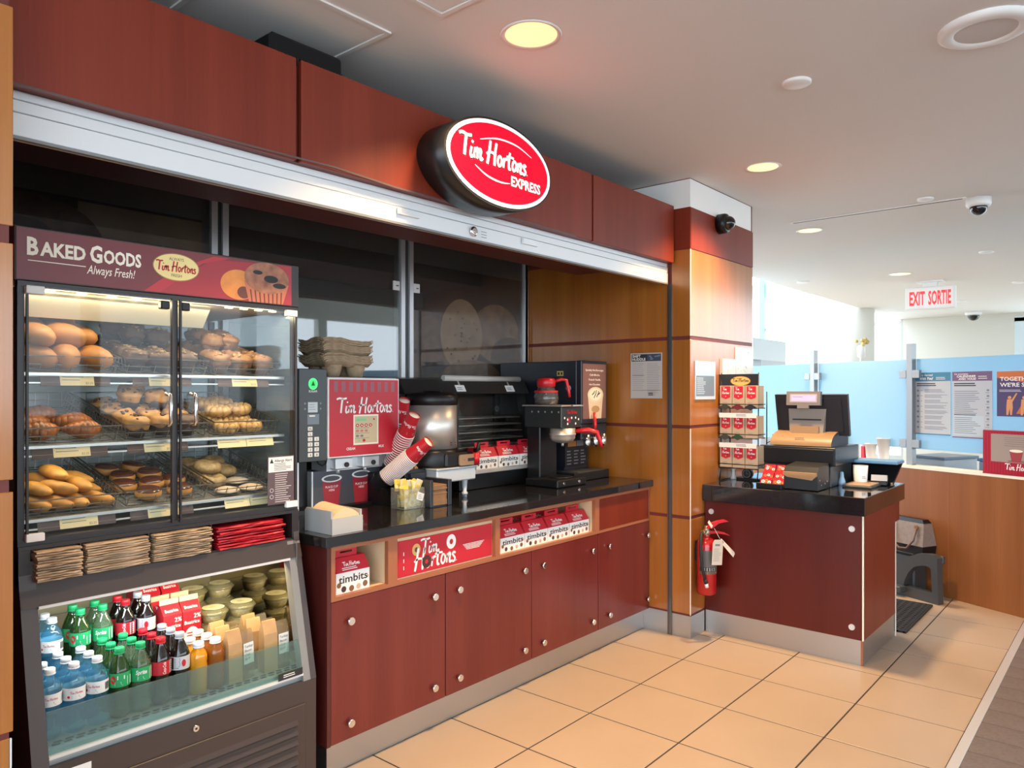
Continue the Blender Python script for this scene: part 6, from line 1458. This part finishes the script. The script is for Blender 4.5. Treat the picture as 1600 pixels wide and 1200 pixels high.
mb = MB(); mb.ext(FT((-.02, -.012, .405), (.75, -.66, .0), (0, 0, 1)), [(0,0),(.02,.03),(.07,.045),(.11,.05),(.135,.038),(.11,.036),(.07,.028),(.03,.0)], -.012, .012); mb.ext(FT((.0, -.012, .385), (.75, -.66, .0), (0, 0, 1)), [(0,0),(.05,.0),(.10,-.010),(.135,-.030),(.10,-.022),(.05,-.014),(0,-.015)], -.010, .010); obj('handle', mb, red, fe)
mb = MB(); mb.tube([(-.05, 0, .385), (-.085, -.006, .372), (-.105, -.012, .335), (-.108, -.016, .26), (-.100, -.020, .18), (-.080, -.028, .11)], .0085, 8); mb.cyl((-.080, -.028, .11), (-.072, -.032, .085), .011, .012, 10, 0); mb.cyl((-.072, -.032, .085), (-.066, -.034, .06), .011, .0105, 10, 1); obj('hose', mb, [black_rubber, white], fe)
mb = MB(); tp = FT((-.075, -.068, .20), (1, -.35, -.12), (.12, 0, 1)); mb.ext(tp, [(0,0),(.085,.0),(.085,.13),(.07,.15),(.015,.15),(0,.13)], 0, .0008); lines(mb, tp, .01, .075, .02, .10, 7, 1, .0012, .2, 2); mb.rect(tp, .02, .06, .112, .124, .0012, 1); obj('paper_tag', mb, [plain('tag_paper', (.62, .56, .48), .8), ink_grey], fe)
mb = MB(); tp = FT((.030, -.075, .335), (.60, -.35, -.70), (.78, 0, .62)); mb.ext(tp, [(0,-.012),(.14,-.018),(.14,.018),(0,.012)], 0, .0008); mb.rect(tp, .012, .03, -.008, .008, .0012, 1); lines(mb, tp, .04, .09, -.008, .008, 2, 1, .0012, .2); tp2 = FT((-.015, -.045, .41), (.5, -.3, -.8), (.8, 0, .5)); mb.ext(tp2, [(-.05,-.010),(-.005,-.010),(-.005,.012),(-.05,.012)], 0, .0008, 0); mb.tube([(.0, -.05, .405), (.03, -.072, .34)], .0015, 4, 0); obj('paper_tag', mb, [plain('tag_white', (.74, .66, .56), .8), ink_grey], fe)
mb = MB(); mb.box(-.02, .02, .055, .068, .20, .32); obj('wall_bracket', mb, black, fe)
# prints on the pillar
for nm, lab, x0, x1, z0, z1, kind in (('acrylic_notice', 'clear acrylic notice with dark text block on the pillar left of the rack', 4.205, 4.485, 1.452, 1.690, 0), ('landscape_print', 'small pale sketch print tucked above the coffee rack', 4.565, 4.80, 1.55, 1.716, 1), ('tall_print', 'tall white leaf-patterned print at the right edge of the pillar', 4.795, 5.085, 1.45, 1.80, 2)):
    t = thing(nm, lab, 'notice', (x0, 2.108, z0)); w, h = x1-x0, z1-z0
    mb = MB(); mb.box(0, w, -.004, .001, 0, h); obj('sheet', mb, [plain(nm+'_sheet', (.52, .68, .82) if kind == 0 else (.74, .78, .78), .25)], t)
    mb = MB(); mp = FY(0, -.004, 0); rr = random.Random(kind+1)
    if kind == 0:
        mb.rect(mp, .01, w-.01, h*.62, h-.01, .0005, 2); mb.rect(mp, .01, w-.02, .02, h*.62, .0005, 0); lines(mb, mp, .02, w*.5, .03, h*.58, 9, 1, .001, .45, 2, .3)
    else:
        for k in range(26 if kind == 1 else 60):
            a, b = rr.uniform(.02, w-.03), rr.uniform(.02, h*(.8 if kind == 1 else .96)); q = rr.uniform(-.6, .6)+(PI/2 if kind == 1 else 0); L, R = ribbon([(a, b), (a+.018*math.cos(q), b+.018*math.sin(q))], .004); mb.flat(mp, L+R[::-1], .0006+.00001*k, 0)
        if kind == 1: mb.rect(mp, 0, .02, 0, h, .0008, 1)
        else: mb.text(mp, 'Lau', w*.62, h*.90, .02, 0, .001, 'l', .2)
    obj('print', mb, [plain(nm+'_ink', (.16, .24, .34) if kind == 0 else (.35, .45, .48), .5), plain(nm+'_ink2', (.45, .6, .75) if kind == 0 else (.45, .30, .2), .5), plain(nm+'_ink3', (.40, .62, .85), .4)], t)

# ================================================================== BEHIND AND ON THE LOW PARTITION
def wthing(name, label, cat, t, off, z, group=None): return thing(name, label, cat, WL(t, off, z), math.atan2(U.y, U.x), group)
# local x runs along the partition towards the right, local -y faces the viewer?  u = U, n = NN
LM = FT((0, 0, 0), (1, 0, 0), (0, 0, 1))          # a along U, b up, off = -y (towards the viewer)
def poster(name, label, t0, t1, z0, z1, draw, mats):
    o = wthing(name, label, 'poster', t0, -.0885, z0); mb = MB(); mb.box(0, t1-t0, -.0015, 0, 0, z1-z0); obj('sheet', mb, mats[0], o)
    mb = MB(); mp = lambda a, b, o_=0.: (a, -.0015-o_, b); draw(mb, mp, t1-t0, z1-z0); obj('poster_print', mb, mats, o)
def draw_notice(col_right):
    def d(mb, mp, w, h):
        mb.rect(mp, 0, w, h*.86, h, .0005, 1); mb.rect(mp, 0, w, 0, .008, .0005, 1)
        if not col_right:
            mb.text(mp, 'Safely Served', w*.06, h*.945, h*.030, 2, .001, 'l', .2, .02, w*.45); mb.text(mp, 'With You!', w*.14, h*.885, h*.040, 2, .001, 'l', .2, .03, w*.38); lines(mb, mp, w*.6, w*.95, h*.88, h*.93, 2, 2, .001, .3)
        else:
            mb.text(mp, 'Le nouveau', w*.06, h*.955, h*.024, 2, .001, 'l', .2, .02, w*.35); mb.text(mp, 'CALENDRIER', w*.12, h*.915, h*.030, 2, .001, 'l', .2, .03, w*.48); mb.text(mp, 'AVEC VOUS!', w*.16, h*.875, h*.030, 2, .001, 'l', .2, .03, w*.45); lines(mb, mp, w*.66, w*.96, h*.88, h*.94, 2, 2, .001, .3)
        lines(mb, mp, w*.05, w*.8, h*.775, h*.835, 2, 3, .001, .5); 
        if not col_right:
            for k in range(8): mb.ell(mp, w*.09, h*(.71-.085*k), w*.035, h*.016, .001, 4, 12); lines(mb, mp, w*.16, w*.24, h*(.70-.085*k), h*(.72-.085*k), 1, 4, .001, .4); lines(mb, mp, w*.28, w*.94, h*(.675-.085*k), h*(.735-.085*k), 3, 4, .001, .35, k)
        else:
            lines(mb, mp, w*.06, w*.72, h*.36, h*.72, 12, 4, .001, .3, 4, .5); mb.rect(mp, w*.04, w*.80, h*.04, h*.34, .0006, 5); lines(mb, mp, w*.06, w*.72, h*.06, h*.32, 9, 4, .001, .3, 6, .4); mb.rect(mp, w*.05, w*.6, h*.345, h*.355, .001, 3)
            for k in range(8): mb.ell(mp, w*.90, h*(.72-.085*k), w*.035, h*.016, .001, 4, 12); lines(mb, mp, w*.84, w*.97, h*(.675-.085*k), h*(.69-.085*k), 1, 4, .001, .5)
    return d
pg = plain('notice_sheet_grey', (.50, .54, .58), .6); pgr = plain('notice_text', (.22, .24, .28), .6)
poster('paper_notice', 'tall paper notice with blue heading on the frosted screen', -.335, -.045, 1.175, 1.645, draw_notice(False), [pg, plain('head_blue', (.05, .22, .36), .5), ink_white, ink, pgr, plain('notice_block', (.50, .60, .66), .6)])
poster('paper_notice', 'tall paper notice with purple heading on the frosted screen', -.032, .262, 1.165, 1.645, draw_notice(True), [pg, plain('head_purple', (.17, .10, .19), .5), ink_white, ink, pgr, MATS['notice_block']])
def draw_safe(mb, mp, w, h):
    mb.rect(mp, 0, w, 0, h, .0005, 1); mb.flat(mp, [(0,h),(w,h),(w,h*.55),(w*.55,h*.72),(0,h*.86)], .0008, 2); mb.rect(mp, 0, w, 0, h*.62, .0006, 1); mb.flat(mp, [(w*.30,.02),(w,.02),(w,h*.50),(w*.45,h*.42)], .0009, 2)
    mb.text(mp, 'TOGETHER', w*.05, h*.79, h*.085, 3, .0014, 'l', 0, .02, w*.52); mb.text(mp, "WE'RE SAFER", w*.05, h*.66, h*.085, 3, .0014, 'l', 0, .02, w*.62)
    for cx, s in ((.20, 1.), (.42, .9)):
        mb.ell(mp, w*cx, h*.42, w*.028, h*.035, .0014, 4, 14); mb.flat(mp, [(w*(cx-.04),h*.38),(w*(cx+.04),h*.38),(w*(cx+.05),h*.20),(w*(cx+.035),.01),(w*(cx+.01),.01),(w*cx,h*.18),(w*(cx-.02),.01),(w*(cx-.05),.01),(w*(cx-.05),h*.20)], .0014, 4); mb.flat(mp, [(w*(cx+.03),h*.37),(w*(cx+.10),h*.52),(w*(cx+.12),h*.51),(w*(cx+.045),h*.32)], .0015, 4)
    lines(mb, mp, w*.04, w*.5, h*.54, h*.6, 2, 3, .0014, .3)
poster('safety_poster', 'orange and purple safety poster on the frosted screen at the right edge', .295, .73, 1.33, 1.64, draw_safe, [MATS['notice_sheet_grey'], plain('poster_purple', (.075, .05, .14), .5), plain('poster_orange', (.62, .17, .05), .5), ink_white, plain('poster_skin', (.72, .32, .13), .5)])
# red table-top menu card
mc = wthing('menu_card', 'red striped card holder with cup picture on the low partition', 'card holder', .235, -.03, .9355)
mb = MB(); w, h = .52, .300; mb.box(0, w, -.006, .006, 0, h, 0, .004); mb.box(.02, w-.02, -.035, .035, 0, .006); obj('holder', mb, plain('menu_red', (.33, .012, .035), .35), mc)
mb = MB(); mp = lambda a, b, o_=0.: (a, -.006-o_, b)
for k in range(26): mb.rect(mp, .012+.0195*k, .020+.0195*k, .006, h-.012, .0005, 0)
mb.rect(mp, .060, w-.06, .085, h-.025, .001, 1); lines(mb, mp, .15, .36, .19, .26, 5, 2, .0015, .18, 3); mb.flat(mp, [(.20,.09),(.26,.09),(.275,.165),(.185,.165)], .0016, 3); mb.ell(mp, .23, .165, .045, .010, .002, 4, 18); mb.ell(mp, .25, .095, .08, .008, .0013, 2, 18); mb.ell(mp, .32, .10, .025, .012, .0018, 5, 14)
mb.script(mp, .155, .036, .20, 6, .0015, .28); obj('card_print', mb, [plain('menu_stripe', (.48, .015, .04), .35), plain('menu_tan', (.36, .29, .25), .4), plain('menu_ink', (.20, .14, .12), .5), plain('menu_cup', (.36, .05, .06), .4), cream_w, plain('menu_bean', (.13, .05, .04), .5), ink_white], mc)
# blue lidded boxes beyond the partition
for lab, t0, o0, w, d, z0, z1, colr in (('pale blue box with open blue lid beyond the low partition', -.05, -.62, .62, .42, .55, .975, (.40, .52, .62)), ('grey and white flat boxes beyond the left steel post', -.62, -.60, .30, .40, .55, .96, (.60, .64, .66))):
    b = wthing('storage_box', lab, 'box', t0, o0, 0); mb = MB(); mb.box(0, w, -d/2, d/2, z0, z1, 0, .006); mb.box(.02, .06, -d/2+.02, d/2-.02, 0, z0); mb.box(w-.06, w-.02, -d/2+.02, d/2-.02, 0, z0); obj('box_body', mb, plain('box_%d' % int(t0*-100), colr, .4), b)
    mb = MB(); mb.box(-.01, w+.01, -d/2-.01, d/2+.01, z1+.001, z1+.022, 0, .005); obj('lid', mb, plain('lid_blue_%d' % int(t0*-100), (.10, .25, .50) if t0 > -.3 else (.16, .22, .30), .35), b)
    if t0 > -.3: mb = MB(); mb.lathe([(.09, z1+.0225), (.075, z1+.026), (0, z1+.026)], 20, (w*.35, 0, 0), cap=False); obj('lid_opening', mb, plain('lid_hole', (.03, .08, .20), .4), b)
# items on the ledge behind the till
for k, (t, hgt, r, lab) in enumerate(((-.60, .185, .050, 'tall stack of white paper cups on the ledge behind the cash drawer'), (-.72, .135, .045, 'shorter white cup stack with red side on the ledge behind the cash drawer'))):
    s = wthing('cup_stack', lab, 'cups', t, -.068, .9355); mb = MB(); mb.lathe([(r*.75, 0), (r, hgt), (r+.003, hgt), (r+.003, hgt+.006), (r*.9, hgt+.006), (r*.7, hgt-.06), (0, hgt-.06)], 20, cap=False); obj('cups', mb, white, s)
    if k: mb = MB(); mb.box(-.085, -.048, -.02, .02, 0, .115, 0, .004); obj('red_sleeve', mb, red_card, s)
gn = wthing('green_cup', 'translucent green container on the ledge behind the till monitor', 'container', -1.02, -.068, .9355); mb = MB(); mb.lathe([(.040, 0), (.052, .20), (.049, .20), (.038, .004), (0, .004)], 20, cap=False); obj('container', mb, glassy('green_plastic', (.45, .85, .45), .45, .15, body=(.22, .55, .22)), gn)
# handbag on the bin, arched grey step, mat
AW = math.atan2(U.y, U.x)
bn = thing('dark_bin', 'low dark grey box under the handbag behind the cash counter', 'storage box', WL(-.33, .085), AW)
mb = MB(); mb.box(-.17, .17, -.07, .07, 0, .285, 0, .01); obj('bin_body', mb, grey_dark, bn); mb = MB(); mb.box(-.175, .175, -.075, .075, .286, .305, 0, .006); obj('bin_lid', mb, black, bn)
mb = MB(); mb.box(-.10, -.02, -.0725, -.0705, .20, .27); obj('bin_sticker', mb, plain('teal_sticker', (.10, .16, .15), .5), bn)
hb_ = thing('handbag', 'taupe and black handbag with brown handle standing on the low dark box', 'handbag', WL(-.25, .085, .3058), AW)
mb = MB(); mb.add([(-.16,-.07,0),(.16,-.07,0),(.16,.07,0),(-.16,.07,0),(-.165,-.075,.06),(.165,-.075,.06),(.165,.075,.06),(-.165,.075,.06)], [(3,2,1,0),(0,1,5,4),(1,2,6,5),(2,3,7,6),(3,0,4,7)]); obj('bag_bottom', mb, black, hb_)
mb = MB(); mb.add([(-.165,-.075,.06),(.165,-.075,.06),(.165,.075,.06),(-.165,.075,.06),(-.150,-.045,.225),(.150,-.045,.225),(.150,.045,.225),(-.150,.045,.225)], [(0,1,5,4),(1,2,6,5),(2,3,7,6),(3,0,4,7)]); obj('bag_body', mb, plain('taupe_leather', (.25, .20, .17), .5, noise=.1, nscale=40, bump=.2), hb_)
mb = MB(); mb.add([(-.151,-.046,.22),(.151,-.046,.22),(.151,.046,.22),(-.151,.046,.22),(-.130,-.03,.25),(.130,-.03,.25),(.130,.03,.25),(-.130,.03,.25)], [(4,5,6,7),(0,1,5,4),(1,2,6,5),(2,3,7,6),(3,0,4,7)]); obj('bag_top', mb, black, hb_)
mb = MB(); mb.tube(_cr([(-.08,-.062),(-.06,-.085)], 1) and [(-.09,-.058,.195),(-.085,-.085,.14),(-.06,-.10,.07),(-.01,-.105,.03),(.05,-.10,.035),(.10,-.088,.10),(.105,-.06,.195)], .008, 8); obj('bag_handle', mb, plain('brown_leather', (.15, .075, .05), .4), hb_)
for x in (-.09, .105): mb = MB(); mb.cyl((x, -.058, .195), (x, -.07, .195), .014, .014, 12); obj('ring_stud', mb, plain('gold_stud%d' % (x > 0), (.4, .22, .12), .3, .8), hb_)
st = thing('step_stool', 'grey arched plastic step stool against the wood partition', 'step stool', WL(-.06, .205), AW)
arch_o = [(-.22, .0), (-.21, .10), (-.17, .20), (-.10, .285), (-.01, .330), (.08, .345), (.12, .345), (.145, .325), (.155, 0)]
arch_i = [(-.12, .075), (-.11, .12), (-.08, .18), (-.04, .225), (.0, .245), (.05, .255), (.08, .255), (.098, .24), (.105, .075)]
mpS = lambda a, b, o: (a, -o, b)
for s0, s1 in ((-.02, .035),):
    mb = MB()
    for k in range(len(arch_o)-1): mb.ext(mpS, [arch_o[k], arch_o[k+1], arch_i[k+1], arch_i[k]], s0, s1)
    mb.ext(mpS, [(-.22,0),(.155,0),(.105,.075),(-.12,.075)], s0, s1)
    obj('arch_side', mb, MATS.get('stool_grey') or plain('stool_grey', (.055, .058, .060), .35), st)
mb = MB(); mb.box(-.215, -.10, -.10, .02, .03, .075, 0, .006); mb.box(.07, .15, .02, .05, .28, .335, 0, .006); obj('step_board', mb, MATS['stool_grey'], st)
mt = thing('rubber_mat', 'black slotted rubber floor mat behind the cash counter', 'mat', (5.42, 1.60, .001))
mb = MB(); X0, X1, Y0, Y1 = 5.115, 5.86, 1.145, 2.06
MX = [(X0-.0+.0*i) for i in range(1)]
mb.box(4.99+.12, X1, Y0, Y0+.02, 0, .012); mb.box(X0, X1, Y1-.02, Y1, 0, .012)
n_ = 18
for i in range(n_+1): x = X0+(X1-X0)*i/n_; mb.box(x-.012, x+.012, Y0, Y1, 0, .013)
for j in range(23): y = Y0+(Y1-Y0)*j/22; mb.box(X0-.012, X1+.012, y-.008, y+.008, 0, .012)
mb.box(X0, X1, Y0, Y1, 0, .003); wpart('mat_grid', mb, black_rubber, mt)
# equipment seen over the screen, far off
kq = thing('grey_hood_unit', 'grey slant-fronted equipment cabinet behind the frosted screen by the pillar', 'cabinet', (8.7, 3.9, 0))
mb = MB(); mb.add([(8.2,3.30,0),(8.2,4.4,0),(8.2,4.4,1.86),(8.2,3.30,1.86)], [(0,3,2,1)]); mb.box(8.22, 9.0, 3.32, 4.4, 0, 1.86); wpart('cabinet_body', mb, plain('hood_grey', (.42, .46, .48), .4), kq)
mb = MB(); mb.add([(8.02,3.42,1.90),(8.02,4.5,1.90),(8.20,4.5,2.08),(8.20,3.42,2.08)], [(0,3,2,1)]); mb.box(8.02, 9.0, 3.32, 3.42, 1.86, 2.10); mb.box(8.20, 9.0, 3.42, 4.5, 1.90, 2.10); wpart('slanted_hood', mb, plain('hood_pale', (.58, .66, .68), .4), kq)
mb = MB(); mb.box(8.08, 8.3, 3.42, 4.5, 1.865, 1.90); wpart('hood_gap', mb, ink, kq)
fl_ = thing('yellow_flowers', 'small bunch of yellow flowers on a tall stand beyond the screen', 'flowers', (10.6, 2.90, 0)); mb = MB(); mb.lathe([(.14, 0), (.14, .02), (.02, .04), (.02, 1.95), (.05, 1.97), (.05, 2.10), (.03, 2.12)], 16); obj('stand', mb, white_paint, fl_)
mb = MB(); rr = random.Random(9)
for k in range(14): mb.blob((rr.uniform(-.06, .06), rr.uniform(-.07, .07), 2.15+rr.uniform(-.03, .06)), (.025, .025, .022), 7, 5, .1, 3, k)
obj('blossoms', mb, plain('yellow_petal', (.60, .45, .14), .6), fl_)
